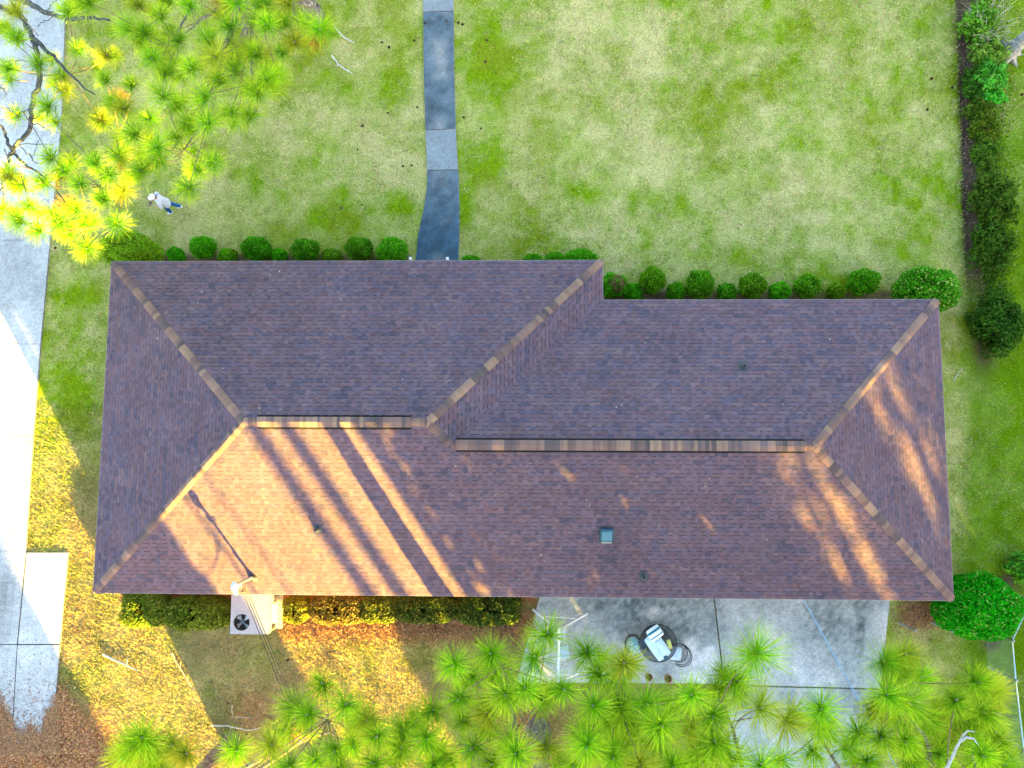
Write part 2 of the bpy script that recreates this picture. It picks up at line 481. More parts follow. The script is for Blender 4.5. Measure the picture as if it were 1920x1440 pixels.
def walk_c(dark):
    def f(x, y):
        n = fbm(x, y, 1.0, 401, 4); m = fbm(x, y, 0.22, 417, 3)
        u, v = pj(x, y)
        cen = np.exp(-((u - 826) / 15) ** 2)
        k = 1 + 0.6 * (n - .5) + 1.1 * (m - .5)
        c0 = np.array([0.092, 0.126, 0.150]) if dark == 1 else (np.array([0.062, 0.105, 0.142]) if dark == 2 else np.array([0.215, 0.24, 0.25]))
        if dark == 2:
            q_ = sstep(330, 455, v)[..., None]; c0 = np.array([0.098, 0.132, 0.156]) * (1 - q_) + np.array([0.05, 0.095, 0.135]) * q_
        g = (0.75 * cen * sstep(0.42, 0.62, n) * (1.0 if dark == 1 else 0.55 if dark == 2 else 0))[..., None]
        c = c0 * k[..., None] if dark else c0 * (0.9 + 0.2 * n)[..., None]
        return c * (1 - g) + np.array([0.29, 0.285, 0.27]) * g
    return f
mb = MB()
slab_quad(mb, [(793.5, 22), (850.5, 20), (850, -50), (793, -50)], walk_c(0), 0.04, 0.1)
slab_quad(mb, [(794.5, 130), (851.5, 130), (850.5, 21), (793.5, 23)], walk_c(1), 0.04, 0.08, 0.004)
slab_quad(mb, [(797.5, 243), (854.5, 240), (851.5, 130), (794.5, 130)], walk_c(1), 0.04, 0.08, 0.004)
slab_quad(mb, [(801, 319), (859, 318), (854.5, 241), (797.5, 244)], walk_c(0), 0.04, 0.1)
WL = [(801, 320), (801, 350), (794.5, 392), (784, 440), (778, 500)]
WR = [(859, 319), (860.5, 350), (861, 392), (861, 440), (859, 500)]
for k in range(4):
    slab_quad(mb, [WL[k + 1], WR[k + 1], WR[k], WL[k]], walk_c(2), 0.04, 0.08, 0.0)
tag(mb.build('walkway', M_conc), 'stained grey concrete front walk leading up to the house', 'walkway', kind='structure')

def patio_c(x, y):
    u, v = pj(x, y)
    n = fbm(x, y, 1.6, 501, 4); m = fbm(x, y, 0.28, 517, 3); w = fbm(x * 3, y * 0.7, 0.9, 541, 4); f = fbm(x, y, 0.11, 551, 2)
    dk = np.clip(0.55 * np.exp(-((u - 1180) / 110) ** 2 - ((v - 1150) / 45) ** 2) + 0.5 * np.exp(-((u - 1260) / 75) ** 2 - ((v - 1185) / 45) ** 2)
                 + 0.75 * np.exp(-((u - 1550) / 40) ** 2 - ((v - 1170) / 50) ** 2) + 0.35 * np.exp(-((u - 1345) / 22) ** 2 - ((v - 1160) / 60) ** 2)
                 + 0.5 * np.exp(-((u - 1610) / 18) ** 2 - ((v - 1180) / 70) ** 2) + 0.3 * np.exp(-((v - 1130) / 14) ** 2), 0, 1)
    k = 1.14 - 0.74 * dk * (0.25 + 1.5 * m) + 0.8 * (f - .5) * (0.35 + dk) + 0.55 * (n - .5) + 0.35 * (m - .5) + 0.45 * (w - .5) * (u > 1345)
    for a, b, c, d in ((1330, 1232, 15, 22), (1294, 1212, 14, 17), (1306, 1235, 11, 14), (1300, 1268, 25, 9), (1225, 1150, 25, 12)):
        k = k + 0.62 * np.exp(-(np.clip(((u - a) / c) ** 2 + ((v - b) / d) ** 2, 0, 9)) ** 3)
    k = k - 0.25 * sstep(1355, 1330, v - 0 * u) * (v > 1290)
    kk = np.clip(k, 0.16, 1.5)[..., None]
    return np.array([0.41, 0.425, 0.405]) * kk ** np.array([1.15, 0.97, 0.95])
mb = MB()
slab_quad(mb, [(968, 1280), (1357, 1282), (1334, 1085), (1020, 1085)], patio_c, 0.05, 0.055)
slab_quad(mb, [(1358.5, 1284), (1651, 1291), (1673, 1090), (1335.5, 1085)], patio_c, 0.05, 0.055)
slab_quad(mb, [(1375, 1470), (1640, 1470), (1650, 1293), (1360, 1286)], patio_c, 0.05, 0.12)
tag(mb.build('patio', M_conc), 'mottled grey concrete back patio behind the house', 'patio', kind='structure')

# ------------------------------------------------------------------ house
house = empty('house', (0, 0, 0), 'low single-storey house under a long brown shingle hip roof', 'house')

PAL = np.array([[0.150, 0.112, 0.124], [0.160, 0.126, 0.142], [0.135, 0.118, 0.145], [0.098, 0.100, 0.132], [0.178, 0.126, 0.124], [0.158, 0.106, 0.112], [0.080, 0.086, 0.118], [0.190, 0.145, 0.140]])
PAL = (PAL * 0.64 + PAL[:3].mean(0) * 0.36) * np.array([0.86, 0.715, 0.755])
PW = np.array([0.24, 0.2, 0.18, 0.1, 0.1, 0.08, 0.05, 0.05])
ROOF_Z = HE
def rz(y_from_eave): return HE + PITCH * y_from_eave

ra, rb = D1 / 2, D2 / 2
V3 = lambda x, y, z: np.array([x, y, z], float)
SWc, SEc, NWc = V3(0, 0, HE), V3(W, 0, HE), V3(0, D1, HE)
NMc, STc, NEc = V3(X1, D1, HE), V3(X1, D2, HE), V3(W, D2, HE)
AW = V3(ra, ra, rz(ra)); LR = V3(X1 - ra, ra, rz(ra)); RR = V3(X1 - rb, rb, rz(rb)); AE = V3(W - rb, rb, rz(rb))

def shingle_plane(mb, poly, e0, e1):
    """poly: 3-D corners; e0->e1 the eave line, roof rising to its left"""
    U = (e1 - e0) / np.linalg.norm(e1 - e0)
    n = np.cross(poly[1] - poly[0], poly[2] - poly[0]); n /= np.linalg.norm(n)
    if n[2] < 0: n = -n
    Wd = np.cross(n, U)
    if Wd[2] < 0: Wd = -Wd
    L2 = [((p - e0) @ U, (p - e0) @ Wd) for p in poly]
    wmax = max(b for a, b in L2)
    def rng(w):
        xs = []
        for i in range(len(L2)):
            (a, b), (c, d) = L2[i], L2[(i + 1) % len(L2)]
            if (b - w) * (d - w) <= 0 and abs(b - d) > 1e-9: xs.append(a + (c - a) * (w - b) / (d - b))
        return (min(xs), max(xs)) if len(xs) >= 2 else None
    P = lambda u, w, h: e0 + U * u + Wd * w + n * h
    mb.face([p for p in poly], (0.1, 0.07, 0.07))
    ex = 0.130
    k = 0; w = 0.0; prev = None
    while w < wmax - 0.02:
        w1 = min(w + ex, wmax - 0.002)
        b0 = rng(max(w, 0.001)); b1 = rng(w1)
        if b0 is None or b1 is None: break
        u = min(b0[0], b1[0]) - RNG.uniform(0, 0.25); end = max(b0[1], b1[1])
        raised = RNG.random() < 0.5
        blend = PAL[RNG.choice(8, p=PW)]
        while u < end:
            wd = RNG.uniform(0.09, 0.21) if raised else RNG.uniform(0.07, 0.17)
            a0, a1 = np.clip([u, u + wd], *b0); c0, c1 = np.clip([u, u + wd], *b1)
            if a1 - a0 > 0.004 or c1 - c0 > 0.004:
                if RNG.random() < 0.62: blend = PAL[RNG.choice(8, p=PW)]
                col = blend * np.array([1.0, 1.0, 1.0]) * RNG.uniform(0.84, 1.12)
                hb = 0.017 if raised else 0.011
                mb.face([P(a0, w, hb), P(a1, w, hb), P(c1, w1, 0.004), P(c0, w1, 0.004)], col)
                mb.face([P(a0, w, 0.0), P(a1, w, 0.0), P(a1, w, hb), P(a0, w, hb)], col * 0.9)
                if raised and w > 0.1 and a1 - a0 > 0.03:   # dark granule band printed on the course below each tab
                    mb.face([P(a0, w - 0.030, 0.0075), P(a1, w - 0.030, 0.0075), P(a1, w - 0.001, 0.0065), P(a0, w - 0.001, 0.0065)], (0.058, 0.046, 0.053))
                raised_next = not raised
            else:
                raised_next = not raised
            u += wd; raised = raised_next if RNG.random() < 0.9 else raised
        w += ex; k += 1

mb = MB()
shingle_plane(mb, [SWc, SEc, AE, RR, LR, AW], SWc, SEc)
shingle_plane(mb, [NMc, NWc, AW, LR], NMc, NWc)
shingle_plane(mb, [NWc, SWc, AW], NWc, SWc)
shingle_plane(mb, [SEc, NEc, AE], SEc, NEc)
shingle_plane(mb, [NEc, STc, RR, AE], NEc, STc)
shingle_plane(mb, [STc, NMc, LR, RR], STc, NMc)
roof = mb.build('roof', M_shingle, house)

CAPPAL = np.array([[0.30, 0.20, 0.15], [0.25, 0.165, 0.135], [0.19, 0.13, 0.115], [0.115, 0.095, 0.095], [0.33, 0.225, 0.155], [0.15, 0.115, 0.115]])
CAPPAL = (CAPPAL * 0.9 + CAPPAL.mean(0) * 0.10) * np.array([0.80, 0.73, 0.72])
CW = np.array([0.24, 0.24, 0.18, 0.12, 0.12, 0.10])
def cap_line(a, b, side1, side2, name='hip_cap', half=0.13, ex=0.14):
    """overlapping cap shingles from low point a to high point b; side vectors run down each slope"""
    mb = MB()
    d = b - a; L = np.linalg.norm(d); d = d / L
    n = int(L / ex); col = CAPPAL[0]
    for i in range(n + 1):
        t0 = i * ex; t1 = min(t0 + ex * 1.25, L)
        if t0 >= L - 0.02: break
        if RNG.random() < 0.7: col = CAPPAL[RNG.choice(6, p=CW)]
        c = col * RNG.uniform(0.88, 1.12)
        h0, h1 = 0.040, 0.024
        A0, A1 = a + d * t0, a + d * t1
        up = np.array([0, 0, 1.0])
        top0, top1 = A0 + up * h0, A1 + up * h1
        for s in (side1, side2):
            e0 = A0 + s * half + up * (h0 - 0.012); e1 = A1 + s * half + up * (h1 - 0.012)
            m0 = A0 + s * half * 0.45 + up * (h0 + 0.002); m1 = A1 + s * half * 0.45 + up * (h1 + 0.002)
            mb.face([top0, m0, m1, top1], c); mb.face([m0, e0, e1, m1], c)
            mb.face([e0, e0 - up * 0.045, e1 - up * 0.03, e1], c * 0.8)
            mb.face([top0, m0, m0 - up * 0.03, top0 - up * 0.03], c * 0.8); mb.face([m0, e0, e0 - up * 0.03, m0 - up * 0.03], c * 0.8)
    return mb.build(name, M_shingle, roof)
def slope_side(d, nrm):
    d = d / np.linalg.norm(d); s = np.cross(d, nrm); s /= np.linalg.norm(s)
    return s if s[2] < 0 else -s
nS = V3(0, -PITCH, 1); nN = V3(0, PITCH, 1); nW = V3(-PITCH, 0, 1); nE = V3(PITCH, 0, 1)
for a, b, n1, n2 in ((SWc, AW, nS, nW), (NWc, AW, nN, nW), (SEc, AE, nS, nE), (NEc, AE, nN, nE), (NMc, LR, nN, nE), (RR, LR, nS, nE)):
    cap_line(a + (b - a) * 0.005, b, slope_side(b - a, n1), slope_side(b - a, n2))
def ridge_piece(x0, x1, y, z):
    cap_line(V3(x0, y, z), V3(x1, y, z), slope_side(V3(1, 0, 0), nS), slope_side(V3(1, 0, 0), nN), 'ridge_cap')
uLv0, uLv1 = ra + 0.42, X1 - ra - 0.42
ridge_piece(ra, ra + 0.5, ra, rz(ra)); ridge_piece(LR[0] - 0.5, LR[0], ra, rz(ra))
ridge_piece(RR[0], RR[0] + 0.2, rb, rz(rb)); ridge_piece(AE[0] - 0.35, AE[0], rb, rz(rb))
def ridge_vent(x0, x1, y, z):
    """shingle-over ridge vent: raised strip with dark open slots along both edges"""
    mb = MB(); half = 0.15
    zt = z + 0.075; ze = zt - PITCH * half * 0.55
    x = x0; col = CAPPAL[0]
    while x < x1 - 0.01:
        xe = min(x + RNG.uniform(0.07, 0.15), x1)
        if RNG.random() < 0.75: col = CAPPAL[RNG.choice(6, p=CW)]
        c = col * RNG.uniform(0.85, 1.15)
        dz = RNG.uniform(0, 0.004)
        for sg in (-1, 1):
            mb.face([(x, y, zt + dz), (xe, y, zt + dz), (xe, y + sg * half, ze + dz), (x, y + sg * half, ze + dz)], c)
            mb.face([(x, y + sg * half, ze + dz), (xe, y + sg * half, ze + dz), (xe, y + sg * half, ze - 0.018), (x, y + sg * half, ze - 0.018)], c * 0.8)
        mb.face([(x, y - half, ze + dz), (x, y, zt + dz), (x, y + half, ze + dz), (x, y, zt - 0.02)], c * .8)
        x = xe
    for sg in (-1, 1):
        zb = z - PITCH * (half + 0.035) + 0.012
        mb.face([(x0, y + sg * (half - 0.03), ze - 0.012), (x1, y + sg * (half - 0.03), ze - 0.012), (x1, y + sg * (half + 0.05), zb + 0.012), (x0, y + sg * (half + 0.05), zb + 0.012)], (0.012, 0.012, 0.013))
        mb.face([(x0, y + sg * (half + 0.05), zb + 0.012), (x1, y + sg * (half + 0.05), zb + 0.012), (x1, y + sg * (half + 0.05), zb - 0.02), (x0, y + sg * (half + 0.05), zb - 0.02)], (0.012, 0.012, 0.013))
    for xx, sg in ((x0, 1), (x1, -1)):
        mb.face([(xx, y - half - .03, ze - .06), (xx, y - half, ze), (xx, y, zt), (xx, y + half, ze), (xx, y + half + .03, ze - .06)], (0.03, 0.025, 0.025))
    return mb.build('ridge_vent', M_shingle, roof)
ridge_vent(ra + 0.42, LR[0] - 0.48, ra, rz(ra))
ridge_vent(RR[0] + 0.16, AE[0] - 0.3, rb, rz(rb))

# fascia, soffit, walls
def outline(ins):
    i = ins
    return [(i, i), (W - i, i), (W - i, D2 - i), (X1 - i, D2 - i), (X1 - i, D1 - i), (i, D1 - i)]
mb = MB()
o = outline(0.02); 
for k in range(6):
    a, b = o[k], o[(k + 1) % 6]
    mb.face([(*a, HE - 0.16), (*b, HE - 0.16), (*b, HE - 0.006), (*a, HE - 0.006)], (0.5, 0.45, 0.4))
mb.build('fascia', M_paint, house)
mb = MB()
mb.face([(*p, HE - 0.15) for p in outline(0.021)], (0.6, 0.58, 0.54)); mb.build('soffit', M_paint, house)
mb = MB()
o = outline(0.6)
for k in range(6):
    a, b = np.array(o[k]), np.array(o[(k + 1) % 6])
    L = np.linalg.norm(b - a); nrow = 30
    for r in range(nrow):
        z0, z1 = -0.1 + r * 2.56 / nrow, -0.1 + (r + 1) * 2.56 / nrow
        mb.face([(*a, z0), (*b, z0), (*b, z1), (*a, z1)], np.array([0.24, 0.12, 0.085]) * RNG.uniform(0.85, 1.15))
mb.build('wall', M_brick, house)
def window(x, y, w, h, z, face):
    """face: outward normal axis, 'S' or 'N' or 'E' or 'W'"""
    t = {'S': (1, 0, 0, -1), 'N': (-1, 0, 0, 1), 'E': (0, 1, 1, 0), 'W': (0, -1, -1, 0)}[face]
    T = np.array([t[0], t[1], 0]); Nn = np.array([t[2], t[3], 0])
    c = np.array([x, y, z])
    ang = math.atan2(T[1], T[0])
    g = MB(); g.box(c + Nn * 0.012, (w, 0.02, h), (0.03, 0.035, 0.04), ang); wo = g.build('window', M_glass, house)
    fr = MB()
    for dz in (-h / 2, 0, h / 2): fr.box(c + Nn * 0.026 + np.array([0, 0, dz]), (w + 0.08, 0.04, 0.05), (0.75, 0.74, 0.7), ang)
    for dx in (-w / 2, w / 2): fr.box(c + Nn * 0.0275 + T * dx, (0.05, 0.043, h), (0.75, 0.74, 0.7), ang)
    fr.build('frame', M_paint, wo)
    s = MB(); s.box(c + Nn * 0.05 + np.array([0, 0, -h / 2 - 0.07]), (w + 0.2, 0.12, 0.06), (0.3, 0.17, 0.12), ang); s.build('sill', M_brick, wo)
for wx in (3.2, 6.4): window(wx, D1 - 0.6, 1.5, 1.3, 1.3, 'N')
for wx in (13.2,): window(wx, D1 - 0.6, 1.5, 1.3, 1.3, 'N')
for wx in (17.8, 20.8, 24.0): window(wx, D2 - 0.6, 1.2, 1.1, 1.4, 'N')
for wx in (2.2, 8.8, 12.2): window(wx, 0.6, 1.2, 1.0, 1.45, 'S')
window(22.6, 0.6, 1.2, 1.0, 1.45, 'S'); window(0.6, 5.2, 1.1, 1.0, 1.45, 'W'); window(W - 0.6, 4.6, 1.1, 1.0, 1.45, 'E')
def door(x, y, face):
    sg = -1 if face == 'S' else 1
    d = MB(); d.box((x, y + sg * 0.02, 1.02), (0.92, 0.04, 2.04), (0.42, 0.40, 0.36), 0, bev=0.006)
    for dz in (-0.5, 0.45):
        d.box((x, y + sg * 0.0425, 1.02 + dz), (0.6, 0.02, 0.7), (0.39, 0.37, 0.33), 0, bev=0.006)
    do = d.build('door', M_paint, house)
    h = MB(); h.ball((x + 0.36, y + sg * 0.085, 1.0), 0.03, (0.5, 0.4, 0.2)); h.tube([(x + 0.36, y + sg * 0.04, 1.0), (x + 0.36, y + sg * 0.08, 1.0)], 0.012, (0.5, 0.4, 0.2)); h.build('handle', M_galv, do)
door(10.6, D1 - 0.6, 'N'); door(18.2, 0.6, 'S')

mb = MB()
o = outline(0.0)
for k in range(6):
    a, b = np.array(o[k]), np.array(o[(k + 1) % 6]); d = (b - a) / np.linalg.norm(b - a); nn_ = np.array([d[1], -d[0]])
    a2, b2 = a + nn_ * 0.018 - d * 0.018, b + nn_ * 0.018 + d * 0.018
    mb.face([(*a2, HE - 0.05), (*b2, HE - 0.05), (*b2, HE + 0.004), (*a2, HE + 0.004)], (0.30, 0.24, 0.22)); mb.face([(*a2, HE + 0.004), (*b2, HE + 0.004), (*b, HE + 0.006), (*a, HE + 0.006)], (0.30, 0.24, 0.22))
mb.build('drip_edge', M_paint, house)
def roof_pt(u, v):
    P = un(u, v, 3.0)
    for _ in range(10):
        x, y = P[0], P[1]
        D = D1 if x < X1 - rb else D2
        P = un(u, v, HE + PITCH * min(y, D - y))
    return P
def vent_pipe(u, v, h, r=0.045, name='vent_pipe'):
    p = roof_pt(u, v); sg = 1 if p[1] < D2 / 2 else -1
    mb = MB()
    R = Matrix.Rotation(sg * math.atan(PITCH), 3, 'X')
    mb.box((p[0], p[1], p[2] + 0.025), (0.26, 0.30, 0.012), (0.045, 0.05, 0.055), R=R)
    mb.lathe((p[0], p[1], p[2]), [(0.11, 0.0), (0.075, 0.06), (r + 0.006, 0.13), (r + 0.006, 0.14), (r, 0.141)], (0.06, 0.065, 0.07), 12)
    mb.lathe((p[0], p[1], p[2]), [(r, 0.1), (r, h), (r - 0.012, h), (r - 0.012, h - 0.12)], (0.05, 0.055, 0.06), 12)
    mb.face([(p[0] + (r - .012) * math.cos(a), p[1] + (r - .012) * math.sin(a), p[2] + h - .12) for a in np.linspace(0, 2 * math.pi, 9)[:-1]], (0.01, 0.01, 0.01))
    return mb.build(name, M_paint, house)
vent_pipe(596, 992, 0.24)['label'] = 'sunlit plumbing vent pipe on the rear slope'
vent_pipe(1393, 687, 0.2); vent_pipe(1206, 1081, 0.2)
p = roof_pt(1137, 1003)
mb = MB(); R = Matrix.Rotation(math.atan(PITCH), 3, 'X')
mb.box((p[0], p[1], p[2] + 0.02), (0.46, 0.50, 0.012), (0.04, 0.055, 0.065), R=R)
mb.box((p[0], p[1] + 0.0, p[2] + 0.10), (0.36, 0.38, 0.15), (0.035, 0.10, 0.125), R=R, bev=0.03)
mb.box((p[0], p[1] - 0.02, p[2] + 0.181), (0.30, 0.29, 0.012), (0.06, 0.17, 0.21), R=R, bev=0.004)
mb.box((p[0], p[1] - 0.215, p[2] + 0.02), (0.3, 0.04, 0.05), (0.25, 0.28, 0.28), R=R)
mb.build('box_vent', M_paint, house)

# service mast at the rear eave with its weatherhead
mp = roof_pt(474, 1082)
MH = 1.35
mb = MB()
mb.tube([(mp[0], mp[1], mp[2] - 0.6), (mp[0], mp[1], mp[2] + MH)], 0.04, (0.42, 0.42, 0.42), 10)
mb.lathe((mp[0], mp[1], mp[2]), [(0.16, -0.02), (0.10, 0.05), (0.055, 0.14), (0.043, 0.15)], (0.05, 0.05, 0.055), 12)
mb.tube([(mp[0], mp[1], mp[2] + 0.1), (mp[0] - .02, mp[1] - .01, mp[2] + .45)], 0.05, (0.40, 0.40, 0.41), 8)
mast = mb.build('service_mast', M_galv, house)
mb = MB()
tp = np.array([mp[0], mp[1], mp[2] + MH])
mb.ball(tp + (0.0, -0.03, 0.05), (0.10, 0.15, 0.10), (0.42, 0.48, 0.52), 12, 8)
mb.tube([tp + (0, 0, 0.02), tp + (0.02, -0.2, -0.02), tp + (0.03, -0.26, -0.07)], [0.06, 0.075, 0.05], (0.40, 0.46, 0.5), 8)
mb.build('weatherhead', M_paint, mast)
mb = MB()
att = tp + np.array([0.0, -0.05, -0.32])
mb.box(att, (0.12, 0.14, 0.1), (0.5, 0.5, 0.48), 0.4, bev=0.02)
for k in range(3):
    e = att + np.array([0.06 + 0.07 * k, -0.1, 0.02 * k])
    h = tp + np.array([0.02 * k, -0.2, -0.05])
    mid = (e + h) / 2 + np.array([0.16 + 0.05 * k, -0.1, -0.28])
    pts = [h + (mid - h) * 2 * t * (1 - t) + (e - h) * t * t + (mid - h) * 0 for t in np.linspace(0, 1, 9)]
    mb.tube(pts, 0.011, (0.05, 0.05, 0.05), 5)
mb.build('drip_loop', M_black, mast)
def cable(a, b, sag, r, col, label, mat, name='power_cable', group=None):
    a, b = np.array(a, float), np.array(b, float)
    mb = MB()
    pts = [a + (b - a) * t - np.array([0, 0, sag * 4 * t * (1 - t)]) for t in np.linspace(0, 1, 40)]
    mb.tube(pts, r, col, 5)
    return tag(mb.build(name, mat), label, 'cable', group)
poleP = np.array([15.5, -21.0, 7.6])
for k, lb in enumerate(('lowest thin black power wire from the roof mast', 'middle black power wire from the roof mast', 'uppermost black power wire from the roof mast')):
    cable(att + np.array([0.06 + 0.09 * k, -0.08, 0.03 * k]), poleP + np.array([0.25 * (k - 1) + .1 * k, 0, 0.22 * k]), 0.75, 0.011, (0.035, 0.03, 0.03), lb, M_black, group='power wires to the house')
up = empty('utility_pole', (poleP[0], poleP[1], 0), 'tall wooden utility pole behind the back lawn', 'utility pole')
mb = MB(); mb.tube([(0, -0.2, -0.3), (0, -0.2, 9.2)], [0.15, 0.10], (0.16, 0.12, 0.09), 10); mb.build('post', M_bark, up)
mb = MB(); mb.box((0, -0.06, 8.4), (1.9, 0.1, 0.12), (0.18, 0.14, 0.1), 0, bev=0.01); mb.build('crossarm', M_wood, up)
a = un(1508, 1126, 2.62); b = un(1700, 1470, 3.6)
cable(a, b + (b - a) * 0.4, 0.15, 0.02, (0.20, 0.33, 0.46), 'blue-grey cable slanting over the patio from the eave', M_paint, 'blue_cable')

# ------------------------------------------------------------------ air conditioner
z = 1.05
P0 = un(432, 1188, z); P1 = un(502, 1188, z)
ax, ay = (P0[0] + P1[0]) / 2, P0[1]; aw = P1[0] - P0[0]; ad = 0.42 - ay
ac = empty('air_conditioner', (ax, (ay + 0.42) / 2, 0), 'white packaged air conditioner with round fan against the rear wall', 'air conditioner')
mb = MB()
mb.box((0, 0, 0.05), (aw + 0.3, ad + 0.1, 0.1), (0.4, 0.4, 0.38)); mb.build('pad', M_conc, ac)
mb = MB()
mb.box((0, 0, 0.1 + (z - 0.33) / 2), (aw, ad, z - 0.33), (0.33, 0.335, 0.36), bev=0.012)
mb.box((aw / 2 + 0.008, -ad / 4, 0.5), (0.012, ad * 0.4, 0.6), (0.56, 0.56, 0.54), bev=0.003)
mb.box((aw / 2 + 0.03, -ad / 2 + 0.13, 0.62), (0.05, 0.12, 0.3), (0.04, 0.04, 0.04), bev=0.006)
for kz in range(14):
    mb.box((0.0, -ad / 2 - 0.006, 0.2 + kz * 0.05), (aw * 0.86, 0.012, 0.02), (0.35, 0.35, 0.34))
mb.build('cabinet', M_paint, ac)
fc = un(453, 1167, z); fx, fy = fc[0] - ax, fc[1] - (ay + 0.42) / 2; fr = 0.265
mb = MB(); n = 40
# top panel with a round hole
def top_panel():
    x0, x1, y0, y1 = -aw / 2 - 0.012, aw / 2 + 0.012, -ad / 2 - 0.012, ad / 2
    out = []
    for k in range(n):
        a = 2 * math.pi * k / n; dx, dy = math.cos(a), math.sin(a)
        t = min(((x1 - fx) / dx if dx > 1e-6 else (x0 - fx) / dx if dx < -1e-6 else 9), ((y1 - fy) / dy if dy > 1e-6 else (y0 - fy) / dy if dy < -1e-6 else 9))
        out.append((fx + dx * t, fy + dy * t))
    for k in range(n):
        a0, a1 = 2 * math.pi * k / n, 2 * math.pi * (k + 1) / n
        i0 = (fx + fr * math.cos(a0), fy + fr * math.sin(a0)); i1 = (fx + fr * math.cos(a1), fy + fr * math.sin(a1))
        o0, o1 = out[k], out[(k + 1) % n]
        mb.face([(*i0, z), (*o0, z), (*o1, z), (*i1, z)], (0.33, 0.335, 0.36))
        mb.face([(*o0, z), (*o0, z - 0.26), (*o1, z - 0.26), (*o1, z)], (0.33, 0.335, 0.36))
        mb.face([(*i0, z), (*i1, z), (*i1, z - 0.2), (*i0, z - 0.2)], (0.05, 0.05, 0.055))
    # corners of the rectangle the fan of quads misses
    for cx_, cy_ in ((x0, y0), (x1, y0), (x1, y1), (x0, y1)):
        ca = math.atan2(cy_ - fy, cx_ - fx) % (2 * math.pi); k = int(ca / (2 * math.pi) * n)
        mb.face([(*out[k], z), (cx_, cy_, z), (*out[(k + 1) % n], z)], (0.33, 0.335, 0.36))
        for q_ in (out[k], out[(k + 1) % n]): mb.face([(*q_, z), (cx_, cy_, z), (cx_, cy_, z - 0.26), (*q_, z - 0.26)], (0.33, 0.335, 0.36))
top_panel()
mb.build('top_panel', M_paint, ac)
mb = MB()
mb.lathe((fx, fy, z - 0.19), [(0.0001, 0.0), (fr, 0.0)], (0.012, 0.012, 0.014), 32)
mb.build('fan_well', M_black, ac)
mb = MB()
mb.lathe((fx, fy, z - 0.12), [(0.0001, 0.07), (0.05, 0.07), (0.075, 0.05), (0.075, -0.03)], (0.10, 0.16, 0.22), 20)
for k in range(4):
    a = 0.75 + k * math.pi / 2
    vs = []
    for r_, aa, zz in ((0.07, -0.28, -0.03), (0.245, -0.30, -0.05), (0.245, 0.30, 0.02), (0.07, 0.28, 0.02)):
        vs.append((fx + r_ * math.cos(a + aa), fy + r_ * math.sin(a + aa), z - 0.1 + zz))
    mb.face(vs, (0.45, 0.52, 0.56)); 
mb.build('fan', M_galv, ac)
mb = MB()
for r_ in (0.06, 0.11, 0.16, 0.21, 0.255):
    mb.tube([(fx + r_ * math.cos(t), fy + r_ * math.sin(t), z + 0.012) for t in np.linspace(0, 2 * math.pi, 33)], 0.0022, (0.03, 0.03, 0.03), 4, cap=False)
for t in np.linspace(0, math.pi, 5)[:-1]:
    mb.tube([(fx - fr * math.cos(t), fy - fr * math.sin(t), z + 0.008), (fx + fr * math.cos(t), fy + fr * math.sin(t), z + 0.008)], 0.003, (0.03, 0.03, 0.03), 4)
mb.build('fan_guard', M_black, ac)

# ------------------------------------------------------------------ shrubs
def dirs(n):
    v = RNG.standard_normal((n, 3)); return v / np.linalg.norm(v, axis=1, keepdims=True)
def lump(d, seed, amp):
    return 1 + amp * (np.sin(d[:, 0] * 5.1 + seed) * np.sin(d[:, 1] * 4.3 + seed * 2.1) + 0.6 * np.sin(d[:, 2] * 7 + d[:, 0] * 6 + seed * 1.7) * np.sin(d[:, 1] * 8.2 + seed))
def leaf_quads(P, N, size, asp=0.55):
    """leaf-shaped quads at P facing roughly N"""
    n = len(P)
    N = N + 0.75 * RNG.standard_normal((n, 3)); N /= np.linalg.norm(N, axis=1, keepdims=True)
    t = np.cross(N, RNG.standard_normal((n, 3))); t /= np.linalg.norm(t, axis=1, keepdims=True)
    b = np.cross(N, t)
    s = (size * RNG.uniform(0.65, 1.3, n))[:, None]
    Q = np.empty((n, 4, 3))
    Q[:, 0] = P - t * s; Q[:, 1] = P + b * s * asp + N * s * .12; Q[:, 2] = P + t * s; Q[:, 3] = P - b * s * asp + N * s * .12
    return Q
def leaf_cols(n, base, var=0.35, bright=0.12, bcol=(0.22, 0.42, 0.04)):
    c = np.array(base) * (1 + var * RNG.uniform(-1, 1, (n, 1))) * (1 + 0.12 * RNG.standard_normal((n, 3)))
    m = RNG.random(n) < bright
    c[m] = np.array(bcol) * RNG.uniform(0.6, 1.3, (m.sum(), 1))
    return np.clip(c, 0.004, 0.9)
